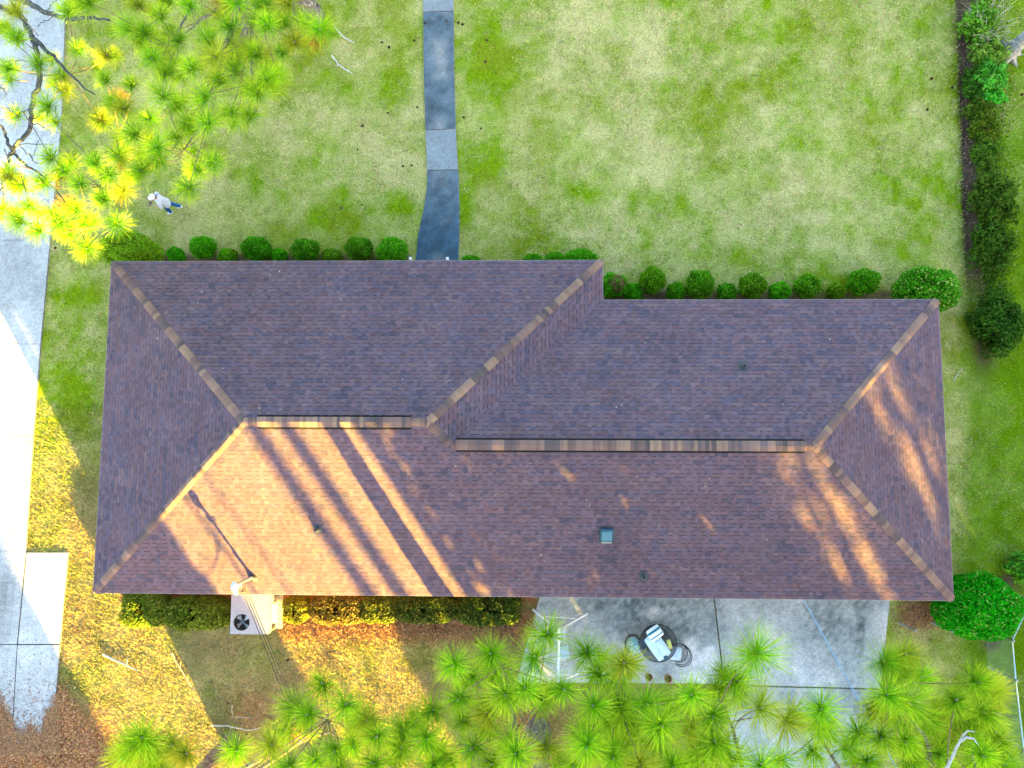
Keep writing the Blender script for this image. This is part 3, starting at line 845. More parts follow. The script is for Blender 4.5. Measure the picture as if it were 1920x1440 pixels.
def shrub_foliage(parent, r, n, size, base, amp=0.06, bright=0.12, bcol=(0.22, 0.42, 0.04), zc=None, name='foliage', squash=None, dead=None, shell=0.2, inner=0.80):
    rx, ry, rz_ = r
    zc = rz_ * 0.92 if zc is None else zc
    sd = RNG.uniform(0, 10)
    d = dirs(n)
    if squash: d = np.sign(d) * np.abs(d) ** squash; 
    rr = lump(d, sd, amp) * (1 - shell * RNG.random(n) ** 2.0)
    P = d * rr[:, None] * np.array([rx, ry, rz_]) + np.array([0, 0, zc])
    P[:, 2] = np.maximum(P[:, 2], 0.03)
    Q = leaf_quads(P, d / np.array([rx, ry, rz_]) * min(r), size)
    c = leaf_cols(n, base, bright=bright, bcol=bcol)
    if dead is not None:
        m = ((P - np.array(dead[0])) ** 2).sum(1) < dead[1] ** 2
        c[m] = np.array([0.26, 0.15, 0.07]) * RNG.uniform(0.6, 1.4, (m.sum(), 1))
    # inner twiggy mass: leaf layer closing the view through
    k = n // 3
    d2 = dirs(k); 
    if squash: d2 = np.sign(d2) * np.abs(d2) ** squash
    P2 = d2 * (lump(d2, sd, amp) * inner)[:, None] * np.array([rx, ry, rz_]) + np.array([0, 0, zc]); P2[:, 2] = np.maximum(P2[:, 2], 0.02)
    Q2 = leaf_quads(P2, d2, size * 2.6, 0.8)
    c2 = leaf_cols(k, np.array(base) * 0.9, bright=0)
    return fast_mesh(name, np.concatenate([Q, Q2]).reshape(-1, 3), 4, np.concatenate([c, c2]), M_leaf, parent)
def stem_part(parent, h, n=4, spread=0.15, r=0.02):
    mb = MB()
    for k in range(n):
        a = 2 * math.pi * k / n + random.random()
        mb.tube([(0.02 * math.cos(a), 0.02 * math.sin(a), -0.1), (spread * .5 * math.cos(a), spread * .5 * math.sin(a), h * .5), (spread * math.cos(a), spread * math.sin(a), h)], [r, r * .8, r * .4], (0.14, 0.10, 0.07), 5)
    return mb.build('stem', M_bark, parent)

BOX_G = (0.075, 0.34, 0.003)
def shrub(u, v, rpx, label, group, asp=(1, 1, 1), base=BOX_G, dens=900, size=0.032, **kw):
    r = rpx / 54.0 * 0.97
    zc = r * asp[2] * 0.92
    p = un(u, v, zc)
    if p[1] > 4 and p[1] < 14:      # keep clear of the house wall
        lim = (D1 if p[0] < X1 else D2) - 0.55
        p[1] = max(p[1], lim + 0.12)
    s = empty('shrub', (p[0], p[1], 0), label, 'shrub', group)
    n = int(dens * 4 * math.pi * r * r * (0.6 + 0.4 * asp[2]))
    shrub_foliage(s, (r * asp[0], r * asp[1], r * asp[2]), max(n, 350), size, base, zc=zc, **kw)
    stem_part(s, zc, 4, r * 0.4)
    return s
GRP = 'clipped round shrubs along the front of the house'
ORD = ['first', 'second', 'third', 'fourth', 'fifth', 'sixth', 'seventh', 'eighth', 'ninth', 'tenth', 'eleventh', 'twelfth', 'thirteenth', 'fourteenth']
left = [(243, 472, 52), (331, 478, 18), (381, 464, 26), (425, 482, 20), (481, 466, 28), (525, 480, 17), (571, 469, 26), (622, 482, 20), (675, 466, 26), (737, 472, 33)]
for k, (u, v, r) in enumerate(left):
    lb = ('wide round shrub at the front left corner of the house, under the pine' if k == 0 else 'large round shrub just left of the front walk' if k == 9 else
          ('small' if r < 21 else 'mid-size') + ' round clipped shrub, %s from the corner shrub on the walk\'s left' % ORD[k - 1])
    q = RNG.uniform(0.8, 1.2)
    shrub(u + RNG.normal(0, 2), v, r, lb, GRP, (RNG.uniform(.92, 1.08), 0.85 if k else 0.7, RNG.uniform(.85, 1.05)), base=(BOX_G[0] * RNG.uniform(.8, 1.7), BOX_G[1] * q, 0.004) if k else (0.22, 0.40, 0.01), amp=0.11, bright=RNG.uniform(.08, .25))
for u, v, r, lb in ((882, 491, 16, 'low pale green shrub just right of the front walk'), (1000, 489, 17, 'low shrub between the walk and the porch corner'),
                    (1040, 484, 15, 'small dark shrub third from the roof step'), (1088, 486, 26, 'wide low shrub next to the roof step corner')):
    shrub(u, v, r, lb, GRP, (1.3, 0.8, 0.8))
right = [(1150, 535, 25), (1187, 549, 19), (1224, 526, 28), (1265, 547, 19), (1312, 533, 27), (1363, 548, 19), (1410, 536, 27), (1460, 547, 19), (1515, 538, 25), (1567, 547, 17), (1620, 529, 28)]
for k, (u, v, r) in enumerate(right):
    lb = 'round shrub with a dead brown patch in the roof step corner' if k == 0 else ('small' if r < 21 else 'mid-size') + ' round clipped shrub, %s from the roof step on the right front' % ORD[k]
    kw = dict(dead=((0.05, 0, 0.6), 0.33)) if k == 0 else {}
    shrub(u + RNG.normal(0, 2), v, r, lb, GRP, (RNG.uniform(.9, 1.1), RNG.uniform(.9, 1.05), RNG.uniform(.9, 1.1)), base=(0.08 * RNG.uniform(.8, 1.6), 0.34 * RNG.uniform(.8, 1.15), 0.004), amp=0.12, bright=RNG.uniform(.08, .25), **kw)
shrub(1737, 545, 52, 'large bright domed bush at the front right corner of the house', 'big corner bushes', (1.12, 0.85, 0.95), base=(0.06, 0.29, 0.006), size=0.05, dens=520, bright=0.22, bcol=(0.30, 0.42, 0.08))
shrub(1829, 1136, 68, 'huge glossy green bush at the rear right corner of the house', 'big corner bushes', (1.08, 0.86, 0.9), base=(0.014, 0.37, 0.002), size=0.05, dens=560, bright=0.16, bcol=(0.2, 0.45, 0.06))
# clipped hedges behind the house
HG = 'low clipped hedges along the rear wall'
def hedge(u0, u1, v0, v1, label, base, h=0.85, bright=0.15, bcol=(0.3, 0.33, 0.05)):
    a = un(u0, v1, h * .6); b = un(u1, v0, h * .6)
    w, d = b[0] - a[0], b[1] - a[1]
    s = empty('hedge', ((a[0] + b[0]) / 2, (a[1] + b[1]) / 2, 0), label, 'hedge', HG)
    n = int(950 * (w * d + 2 * h * (w + d)) * 0.8)
    shrub_foliage(s, (w / 2, d / 2, h * 0.55), n, 0.038, base, amp=0.05, zc=h * 0.5, squash=0.62, bright=bright, bcol=bcol)
    stem_part(s, h * .5, 5, w * .3)
HB = (0.15, 0.21, 0.018)
hedge(226, 318, 1108, 1176, 'leftmost rear hedge lump by the roof corner', HB)
hedge(305, 432, 1118, 1182, 'rear hedge lump left of the air conditioner', HB)
hedge(530, 582, 1118, 1168, 'small rounded hedge lump right of the air conditioner', (0.16, 0.17, 0.02), 0.8)
hedge(578, 690, 1112, 1172, 'sunlit rear hedge with a patch of brown straw', (0.16, 0.14, 0.03), 0.75, 0.3, (0.34, 0.22, 0.07))
hedge(676, 748, 1116, 1168, 'yellow-tinged rear hedge in the middle of the row', (0.13, 0.155, 0.02), 0.8)
hedge(738, 860, 1114, 1168, 'long dark rear hedge second from the patio', (0.075, 0.115, 0.016))
hedge(850, 978, 1114, 1173, 'dark rear hedge ending beside the patio', (0.075, 0.12, 0.016))

# overgrown line at the right edge
RG = 'overgrown bushes along the ditch at the right edge'
for u, v, r, asp, base, br, bc, lb in (
        (1835, 45, 34, (1, 1.2, 0.9), (0.09, 0.22, 0.02), .3, (0.2, .38, .05), 'leafy green bush at the top of the ditch line'),
        (1852, 100, 30, (1.1, 1, 0.8), (0.12, 0.22, 0.03), .3, (0.25, .38, .06), 'sprawling bush tangled with bare stems below the top bush'),
        (1858, 145, 30, (1, 1, 0.9), (0.06, 0.26, 0.03), .35, (0.16, .42, .06), 'vivid green leafy bush beside the leaning trunk'),
        (1826, 155, 24, (0.9, 1.3, 0.7), (0.035, 0.10, 0.012), .08, (0.1, .2, .03), 'dark low bush between the ditch and vivid bush'),
        (1836, 205, 26, (1.1, 1, 0.5), (0.06, 0.11, 0.012), .1, (0.16, .2, .03), 'olive low bush under the fern'),
        (1858, 182, 22, (1.3, 0.6, 0.6), (0.05, 0.30, 0.03), .3, (0.12, .42, .05), 'bright fern clump in the ditch line'),
        (1845, 245, 30, (1, 1.2, 0.4), (0.075, 0.115, 0.012), .12, (0.18, .2, .03), 'flat olive undergrowth bush below the fern'),
        (1848, 290, 28, (1, 1, 0.5), (0.065, 0.125, 0.014), .15, (0.12, .24, .04), 'rounded olive bush midway down the ditch'),
        (1866, 375, 46, (0.9, 1.1, 0.6), (0.045, 0.085, 0.010), .05, (0.12, .2, .03), 'broad dark shadowy bush below the leaf pile'),
        (1858, 462, 44, (0.9, 1.15, 0.6), (0.040, 0.085, 0.010), .05, (0.12, .2, .03), 'dark bush with soft edges at the ditch\'s end'),
        (1876, 662, 52, (0.9, 1.15, 0.75), (0.030, 0.078, 0.010), .05, (0.1, .18, .03), 'lone dark green bush right of the house'),
        (1916, 1062, 26, (1, 1, 0.8), (0.06, 0.22, 0.02), .3, (0.18, .36, .05), 'bright leafy plant at the right edge above the fence')):
    shrub(u, v, r, lb, RG, asp, base=tuple(np.array(base) * np.array([1.5, 1.55, 1.0])), dens=560, size=0.055, bright=br, bcol=bc, amp=0.30, shell=0.75, inner=0.62)

# ------------------------------------------------------------------ pines
def needle_tuft(C, L, n, ax, base, tip):
    d = RNG.standard_normal((n, 3)); d /= np.linalg.norm(d, axis=1, keepdims=True)
    d[:, 2] = np.abs(d[:, 2]) * 1.0 - 0.25
    d = d + np.array(ax) * 0.35
    d /= np.linalg.norm(d, axis=1, keepdims=True)
    l = L * RNG.uniform(0.75, 1.1, n)
    side = np.cross(d, RNG.standard_normal((n, 3))); side /= np.linalg.norm(side, axis=1, keepdims=True)
    w = 0.0043
    drop = np.zeros((n, 3)); drop[:, 2] = -0.22 * l * (1 - np.abs(d[:, 2]))
    root = C + d * 0.02 - np.array(ax) * (RNG.uniform(0, 0.16, n))[:, None]
    m = root + d * (l * 0.55)[:, None] + drop * 0.25
    e = root + d * l[:, None] + drop
    Q = np.empty((n, 2, 4, 3))
    Q[:, 0, 0] = root - side * w * .8; Q[:, 0, 1] = root + side * w * .8; Q[:, 0, 2] = m + side * w; Q[:, 0, 3] = m - side * w
    Q[:, 1, 0] = m - side * w; Q[:, 1, 1] = m + side * w; Q[:, 1, 2] = e + side * w * .25; Q[:, 1, 3] = e - side * w * .25
    r = RNG.uniform(0.7, 1.3, (n, 1)); mixk = RNG.uniform(0, 0.7, (n, 1))
    c0 = (np.array(base) * (1 - mixk * .6) + np.array(tip) * mixk * .6) * r
    c1 = (np.array(base) * 0.35 + np.array(tip) * 0.65) * r
    cc = np.stack([c0, c1], 1)
    return Q.reshape(-1, 3), cc.reshape(-1, 3)

TREES = {}
def pine(key, base, height, label, trunk_r=0.24, lean=(0, 0), name='pine_tree', group='tall pines around the house'):
    t = empty(name, (base[0], base[1], 0), label, 'pine tree', group)
    TREES[key] = dict(o=t, b=np.array([base[0], base[1], 0.0]), h=height, r=trunk_r, lean=np.array([lean[0], lean[1]]), tufts=[], extra=[])
def trunk_at(T, z):
    k = z / T['h']
    return np.array([T['b'][0] + T['lean'][0] * k, T['b'][1] + T['lean'][1] * k, z])
pine('A', un(-110, -60, 0)[:2], 13, 'pine tree whose long bare limbs reach over the driveway', 0.26)
pine('B', un(588, 28, 0)[:2], 15, 'pine tree with grey trunk foot at the lawn\'s top edge', 0.30)
pine('C', un(436, 1388, 0)[:2], 16, 'pine tree with scaly trunk rising from the straw lawn, lower left', 0.22)
pine('D', un(1011, 1372, 0)[:2], 16, 'pine tree with thick trunk at the bottom centre beside the patio', 0.33)
pine('E', (18.6, -8.2), 16, 'pine tree reaching over the middle of the patio', 0.28)
pine('F', (24.2, -7.6), 15, 'pine tree reaching over the fence at the lower right', 0.26)

TUF = {
 'A': ([(147, 93), (200, 103), (197, 148), (247, 157), (213, 193), (233, 203), (188, 223), (222, 293), (177, 303), (192, 375), (233, 360), (127, 437), (110, 417), (160, 417), (222, 420), (163, 465), (70, 433), (33, 413), (57, 388), (80, 343), (97, 297), (90, 200), (30, 217), (73, 120), (117, 143), (123, 170), (13, 127), (127, 18), (30, 20), (13, 57), (30, 70), (15, 330), (40, 345), (140, 390), (205, 330), (150, 345), (120, 320), (5, 395)], 6.4),
 'B': ([(238, 53), (335, 77), (392, 77), (353, 10), (430, 47), (467, 93), (358, 128), (403, 107), (310, 140), (305, 178), (382, 182), (465, 168), (433, 213), (467, 220), (353, 233), (293, 275), (402, 305), (370, 320), (313, 350), (353, 353), (163, 3), (257, 7), (313, 3), (443, 3), (500, 47), (530, 43), (573, 43), (600, 55), (500, 147), (480, 100), (527, 100), (553, 80), (523, 143), (483, 173), (490, 10), (285, 110), (280, 225), (270, 60), (410, 150), (440, 130), (330, 260), (300, 30), (540, 5), (250, 250), (265, 320), (300, 300), (330, 200), (390, 230)], 7.2),
 'C': ([(267, 1383), (283, 1400), (230, 1423), (280, 1427), (323, 1397), (350, 1413), (247, 1403), (443, 1407), (605, 1282), (552, 1325), (577, 1340), (648, 1320), (673, 1343), (537, 1367), (510, 1397), (663, 1397), (627, 1407), (542, 1437), (590, 1427), (640, 1440), (300, 1440)], 10.4),
 'D': ([(755, 1370), (707, 1380), (753, 1400), (743, 1423), (800, 1385), (812, 1330), (780, 1350), (870, 1350), (885, 1403), (840, 1423), (850, 1247), (920, 1225), (880, 1273), (928, 1260), (913, 1337), (913, 1370), (947, 1303), (953, 1390), (813, 1437), (923, 1433), (1003, 1232), (1027, 1187), (1018, 1312), (1057, 1293), (1023, 1402), (967, 1413), (700, 1430), (690, 1350), (860, 1310), (1075, 1435), (985, 1290)], 10.8),
 'E': ([(1100, 1222), (1155, 1262), (1170, 1243), (1112, 1323), (1165, 1325), (1212, 1320), (1262, 1320), (1297, 1303), (1345, 1295), (1422, 1225), (1360, 1265), (1383, 1277), (1135, 1360), (1097, 1373), (1172, 1393), (1225, 1395), (1150, 1420), (1310, 1415), (1337, 1343), (1373, 1423), (1427, 1327), (1262, 1437), (1427, 1433), (1120, 1260), (1293, 1367), (1193, 1360), (1240, 1360), (1100, 1400), (1340, 1390), (1200, 1435)], 11.4),
 'F': ([(1698, 1227), (1657, 1240), (1687, 1260), (1727, 1270), (1663, 1303), (1703, 1317), (1793, 1313), (1833, 1280), (1860, 1297), (1843, 1335), (1633, 1337), (1540, 1330), (1473, 1353), (1550, 1370), (1533, 1357), (1653, 1383), (1697, 1390), (1773, 1387), (1760, 1417), (1843, 1417), (1883, 1433), (1523, 1413), (1707, 1433), (1740, 1350), (1810, 1353), (1823, 1390), (1627, 1427), (1590, 1403), (1460, 1427), (1760, 1330), (1870, 1390), (1680, 1350), (1610, 1370), (1720, 1410)], 10.6)}
BIG = {(1003, 1232): 1.2, (1262, 1320): 1.3, (1422, 1225): 1.25, (1703, 1317): 1.15, (1843, 1335): 1.25, (305, 178): 1.2, (222, 293): 1.15, (293, 275): 1.15, (552, 1325): 1.15, (1225, 1395): 1.15, (392, 77): 1.15}
LEN = {'A': 0.49, 'B': 0.58, 'C': 0.53, 'D': 0.55, 'E': 0.59, 'F': 0.56}
for key, (lst, z0) in TUF.items():
    T = TREES[key]
    for (u, v) in lst:
        z = z0 + RNG.uniform(-0.9, 0.9)
        if math.hypot(u - 310, v - 380) < 44: continue      # the open gap over the lawn
        T['tufts'].append((un(u, v, z), LEN[key] * BIG.get((u, v), RNG.uniform(0.78, 1.05)), 1))
        for _ in range(1 if RNG.random() < 0.75 else 2):     # companion tufts deeper in the crown
            q = un(u + RNG.normal(0, 24), v + abs(RNG.normal(0, 20)) * (1 if key in 'CDEF' else RNG.choice([-1, 1])), z - RNG.uniform(0.8, 3.0))
            a, b = pj(q[0], q[1], q[2])
            if key in 'AB' and (b > 425 or RNG.random() < 0.3): continue
            if key in 'CDEF' and (RNG.random() < 0.62 or abs(a - 1045) < 60 and 1150 < b < 1290): continue
            if math.hypot(a - 310, b - 380) < 50: continue
            T['tufts'].append((q, LEN[key] * RNG.uniform(0.65, 0.95), 0))

GREENN = np.array([0.12, 0.40, 0.006]); TIPN = np.array([0.50, 0.62, 0.025]); YEL = np.array([0.42, 0.36, 0.03])
def curve3(a, b, c, n):
    return [a * (1 - t) ** 2 + b * 2 * t * (1 - t) + c * t * t for t in np.linspace(0, 1, n)]
BARKC = (0.17, 0.13, 0.11)
def finish_pine(key, bark=BARKC, tip_plates=True):
    T = TREES[key]; o = T['o']; b = T['b']
    off = b
    mb = MB()
    zz = np.linspace(-0.2, T['h'], 40)
    pts = []; rad = []
    for z in zz:
        p = trunk_at(T, max(z, 0)); p[2] = z
        p[:2] += 0.03 * np.array([math.sin(z * 1.3 + ord(key)), math.cos(z * 0.9 + ord(key))])
        pts.append(p - off); rad.append(T['r'] * (1.0 - 0.75 * max(z, 0) / T['h']) * (1 + 0.5 * math.exp(-max(z, 0) / 0.25)) * (1 + 0.05 * math.sin(z * 9)))
    mb.tube(pts, rad, bark, 14)
    # bark plates
    n = int(900 * T['r'] / 0.25)
    zs = RNG.uniform(0.05, T['h'] * 0.7, n); an = RNG.uniform(0, 2 * np.pi, n)
    for z, a in zip(zs, an):
        r = T['r'] * (1.0 - 0.75 * z / T['h']) * (1 + 0.5 * math.exp(-z / 0.25)) + 0.012
        p = trunk_at(T, z) - off; p[:2] += 0.03 * np.array([math.sin(z * 1.3 + ord(key)), math.cos(z * 0.9 + ord(key))])
        dw, hh = 0.16 * random.uniform(.5, 1), random.uniform(0.05, 0.14)
        c = np.array(bark) * random.uniform(0.8, 1.9)
        q = [(p[0] + r * math.cos(a - dw), p[1] + r * math.sin(a - dw), z - hh * .7), (p[0] + (r + .008) * math.cos(a), p[1] + (r + .008) * math.sin(a), z - hh), (p[0] + r * math.cos(a + dw), p[1] + r * math.sin(a + dw), z - hh * .6),
             (p[0] + r * math.cos(a + dw * .8), p[1] + r * math.sin(a + dw * .8), z + hh * .7), (p[0] + (r + .008) * math.cos(a), p[1] + (r + .008) * math.sin(a), z + hh), (p[0] + r * math.cos(a - dw * .8), p[1] + r * math.sin(a - dw * .8), z + hh * .7)]
        mb.face(q, c)
    mb.build('trunk', M_bark, o)
    # limbs to clusters, twigs to tufts
    C = np.array([t[0] for t in T['tufts']])
    K = max(4, len(C) // 9)
    cen = C[RNG.choice(len(C), K, replace=False)]
    for _ in range(8):
        lab = np.argmin(((C[:, None] - cen[None]) ** 2).sum(-1), 1)
        for k in range(K):
            if (lab == k).any(): cen[k] = C[lab == k].mean(0)
    mb = MB()
    axes = {}
    for k in range(K):
        idx = np.where(lab == k)[0]
        if not len(idx): continue
        e = cen[k] + np.array([0, 0, -0.55])
        s = trunk_at(T, min(max(e[2] - 0.25 * np.linalg.norm(e[:2] - b[:2]) * 0.5, 2.0), T['h'] * 0.9))
        mid = (s + e) / 2 + np.array([RNG.normal(0, .3), RNG.normal(0, .3), -0.35 + RNG.normal(0, .2)])
        pts = curve3(s, mid, e, 14)
        pts = [p + RNG.normal(0, 0.035, 3) for p in pts]
        L = np.linalg.norm(e - s)
        r0 = 0.035 + 0.012 * L
        if not (key == 'A'):
            mb.tube([p - off for p in pts], list(np.linspace(r0, 0.022, len(pts))), np.array(bark) * 0.9, 7)
        for i in idx:
            c, l, pr = T['tufts'][i]
            j = int(np.clip(RNG.integers(7, 13), 0, 13))
            d = np.linalg.norm(np.array(pts) - c, axis=1) + np.linspace(0.6, 0, len(pts))
            j = int(np.argmin(d)) if RNG.random() < 0.7 else j
            st = pts[j]
            bot = c - np.array([0, 0, l * 0.35])
            tw = curve3(st, (st + bot) / 2 + np.array([RNG.normal(0, .12), RNG.normal(0, .12), -0.15]), c, 7)
            if key == 'A' and np.linalg.norm(st - c) > 1.6: tw = tw[4:]
            mb.tube([p - off for p in tw], list(np.linspace(0.016, 0.009, len(tw))), np.array([0.20, 0.14, 0.10]), 5)
            v = tw[-1] - tw[-3]; axes[i] = v / np.linalg.norm(v)
    for pts, r0, r1 in T['extra']:
        n = len(pts)
        mb.tube([np.array(p) - off for p in pts], list(np.linspace(r0, r1, n)), np.array(bark) * 0.85, 8)
    mb.build('limb', M_bark, o)
    Qs = []; Cs = []
    for i, (c, l, pr) in enumerate(T['tufts']):
        y = RNG.random()
        base = GREENN * RNG.uniform(0.75, 1.25); tip = TIPN * RNG.uniform(0.8, 1.15)
        if pr == 0: tip = tip * np.array([1.0, 0.9, 0.9])
        if y < 0.10: base = base * 0.5 + YEL * 0.5; tip = tip * 0.4 + YEL * 0.6
        if pr == 0 and y > 0.86: base = np.array([0.34, 0.17, 0.04]); tip = np.array([0.42, 0.24, 0.06])     # old brown needles
        ax = axes.get(i, np.array([0, 0, 1.0])); ax = ax + np.array([0, 0, 0.8]); ax /= np.linalg.norm(ax)
        q, cc = needle_tuft(c - off, l, int(RNG.integers(290, 360)) if pr else 210, ax, base, tip)
        Qs.append(q); Cs.append(cc)
        if pr:      # pale candle bud at the shoot's tip
            e1 = np.cross(ax, [0.3, 0.9, 0.1]); e1 /= np.linalg.norm(e1); e2 = np.cross(ax, e1); b0 = c - off; tp_ = b0 + ax * 0.09
            ang = np.linspace(0, 2 * math.pi, 6)
            rg = [b0 + (e1 * math.cos(t) + e2 * math.sin(t)) * 0.026 for t in ang]; rt = [tp_ + (e1 * math.cos(t) + e2 * math.sin(t)) * 0.012 for t in ang]
            Qs.append(np.array([p for k in range(5) for p in (rg[k], rg[k + 1], rt[k + 1], rt[k])] + [rt[0], rt[1], rt[2], rt[3]]))
            Cs.append(np.tile([[0.55, 0.52, 0.42]], (6, 1)))
    fast_mesh('crown', np.concatenate(Qs), 4, np.concatenate(Cs), M_needle, o)

# the two bare limbs hanging over the driveway
def px_path(lst, zs, wob=1.0):
    base = [un(u, v, z) for (u, v), z in zip(lst, zs)]
    out = []
    for a, b in zip(base[:-1], base[1:]):
        for t in np.linspace(0, 1, 5)[:-1]: out.append(a + (b - a) * t)
    out.append(base[-1])
    return [p + np.append(RNG.normal(0, 0.02 * wob, 2), RNG.normal(0, .03 * wob)) for p in out]
A = TREES['A']
A['extra'].append((px_path([(-200, -140), (-60, -40), (45, 2), (80, 22), (120, 33), (165, 35), (205, 38)], [4.6, 5.6, 6.2, 6.3, 6.4, 6.4, 6.4]), 0.11, 0.03))
A['extra'].append((px_path([(-190, -120), (-50, -10), (40, 30), (62, 68), (85, 95), (112, 116), (140, 150), (178, 180)], [4.6, 5.4, 5.9, 6.0, 6.0, 6.0, 6.0, 5.9]), 0.10, 0.02))
A['extra'].append((px_path([(62, 68), (68, 90), (75, 142), (63, 190), (58, 225), (45, 258), (25, 275), (20, 290)], [6.0, 5.9, 5.8, 5.7, 5.6, 5.6, 5.6, 5.6]), 0.075, 0.05))
A['extra'].append((px_path([(22, 283), (12, 255), (0, 232), (-20, 205)], [5.6, 5.6, 5.6, 5.7]), 0.045, 0.035))
A['extra'].append((px_path([(22, 285), (45, 305), (72, 325), (105, 355), (130, 385)], [5.6, 5.6, 5.7, 5.8, 5.9]), 0.04, 0.015))
A['extra'].append((px_path([(22, 285), (12, 315), (4, 345), (-4, 380)], [5.6, 5.6, 5.7, 5.8]), 0.035, 0.015))
for lst in ([(30, 272), (60, 270), (100, 270)], [(35, 272), (50, 290), (66, 290), (72, 262)], [(65, 222), (80, 208), (90, 200)], [(0, 200), (25, 208), (35, 225), (22, 245)], [(88, 20), (95, 8), (110, -3)], [(100, 32), (85, 40), (72, 50)],
            [(62, 70), (50, 60), (42, 40)], [(110, 22), (140, 24), (165, 26)], [(58, 230), (85, 240), (108, 250)], [(10, 118), (35, 112), (60, 120)], [(0, 165), (12, 172), (5, 185)], [(30, 395), (55, 388), (90, 388)], [(55, 290), (70, 310), (100, 297)]):
    A['extra'].append((px_path(lst, [5.8] * len(lst)), 0.016, 0.008))
finish_pine('A', (0.10, 0.11, 0.11)); finish_pine('B', (0.20, 0.175, 0.16)); finish_pine('C', (0.19, 0.14, 0.12)); finish_pine('D', (0.17, 0.15, 0.14)); finish_pine('E'); finish_pine('F')

# broadleaf trunk leaning at the right edge
t = empty('leaning_tree', un(1886, 102, 0), 'grey smooth-barked tree trunk leaning out at the top right', 'tree')
mb = MB()
P = [np.array([0, 0, -0.2]), np.array([0.03, 0.02, 0.5]), np.array([0.15, 0.1, 1.6]), np.array([0.4, 0.2, 3.2]), np.array([0.8, 0.3, 6.0]), np.array([1.2, .5, 9.0])]
mb.tube(P, [0.34, 0.25, 0.22, 0.2, 0.16, 0.08], (0.30, 0.30, 0.30), 14)
for k in range(7):
    a = k * 0.9
    mb.tube([(0.1 * math.cos(a), 0.1 * math.sin(a), 0.3), (0.36 * math.cos(a), 0.36 * math.sin(a), 0.04), (0.62 * math.cos(a), 0.62 * math.sin(a), -0.05)], [0.13, 0.09, 0.03], (0.28, 0.28, 0.28), 7)
mb.build('trunk', M_bark, t)
q = []; 
dd = dirs(2600); PP = dd * np.array([2.4, 2.4, 2.6]) * (RNG.random((2600, 1)) ** 0.4) + np.array([2.6, 1.2, 9.5])
fast_mesh('crown', leaf_quads(PP, dd, 0.11).reshape(-1, 3), 4, leaf_cols(2600, (0.06, 0.13, 0.015)), M_leaf, t)
# bare twiggy bush beside it
tb = empty('bare_bush', un(1835, 70, 0), 'pale leafless twiggy bush over the ditch, top right', 'bush')
mb = MB()
for k in range(46):
    a = RNG.uniform(0, 2 * math.pi); L = RNG.uniform(0.5, 1.2); st = RNG.normal(0, 0.18, 2)
    e = np.array([st[0] + L * math.cos(a), st[1] + L * math.sin(a), RNG.uniform(0.5, 1.3)])
    m = np.array([st[0] + .4 * L * math.cos(a + .3), st[1] + .4 * L * math.sin(a + .3), 0.75 * e[2]])
    pts = curve3(np.array([st[0], st[1], 0]), m, e, 8)
    mb.tube(pts, list(np.linspace(0.014, 0.005, 8)), (0.42, 0.38, 0.27), 4)
    for j in (4, 5, 6):
        f = pts[j] + np.array([RNG.normal(0, .2), RNG.normal(0, .2), RNG.uniform(0, .2)])
        mb.tube([pts[j], (pts[j] + f) / 2 + RNG.normal(0, .02, 3), f], [0.007, 0.006, 0.004], (0.42, 0.39, 0.28), 4)
mb.build('twig', M_wood, tb)

# ------------------------------------------------------------------ trees beyond the back lawn (out of view; they cast the long shade, some added only for it)
AZ = math.radians(SUN_AZ)
Sd = np.array([math.sin(AZ), math.cos(AZ)])          # towards the sun, on plan
Pn = np.array([-Sd[1], Sd[0]])                        # across the light, increasing to the right
def at_ps(p, s): return Pn * p + Sd * s
BG = 'dense evergreen trees beyond the back lawn'
def evergreen(p, s, rad, h, zb=0.3, label='dense dark evergreen tree beyond the back lawn', n=9000, flat=0.6):
    x, y = at_ps(p, s)
    t = empty('evergreen_tree', (x, y, 0), label, 'tree', BG)
    mb = MB(); mb.tube([(0, 0, -0.2), (0.03, 0, h * .5), (0, 0, h * 0.95)], [0.22, 0.15, 0.04], (0.15, 0.12, 0.1), 8)
    for k in range(18):
        z = zb + (h - zb) * (k + 1) / 20; a = k * 2.4; rr = rad * 0.8
        mb.tube([(0, 0, z), (rr * .6 * math.cos(a), rr * .6 * math.sin(a), z + .1), (rr * math.cos(a), rr * math.sin(a), z + .05)], [0.05, 0.03, 0.012], (0.15, 0.12, 0.1), 5)
    mb.build('trunk', M_bark, t)
    z = RNG.random(n); prof = np.clip(np.minimum(1.0, (1 - z) * 3.0 + 0.1), 0, 1) * np.clip(z * 6 + 0.6, 0, 1)
    a = RNG.uniform(0, 2 * np.pi, n); r = rad * prof * np.sqrt(RNG.random(n)) * (1 + 0.08 * np.sin(5 * a + 9 * z))
    PP = np.stack([r * np.cos(a), r * np.sin(a), zb + z * (h - zb)], -1)
    nn = np.stack([np.cos(a), np.sin(a), 0.4 + 0 * a], -1)
    fast_mesh('crown', leaf_quads(PP, nn, 0.19, 0.75).reshape(-1, 3), 4, leaf_cols(n, (0.05, 0.10, 0.018), bright=0.05), M_leaf, t)
S0 = 27.0
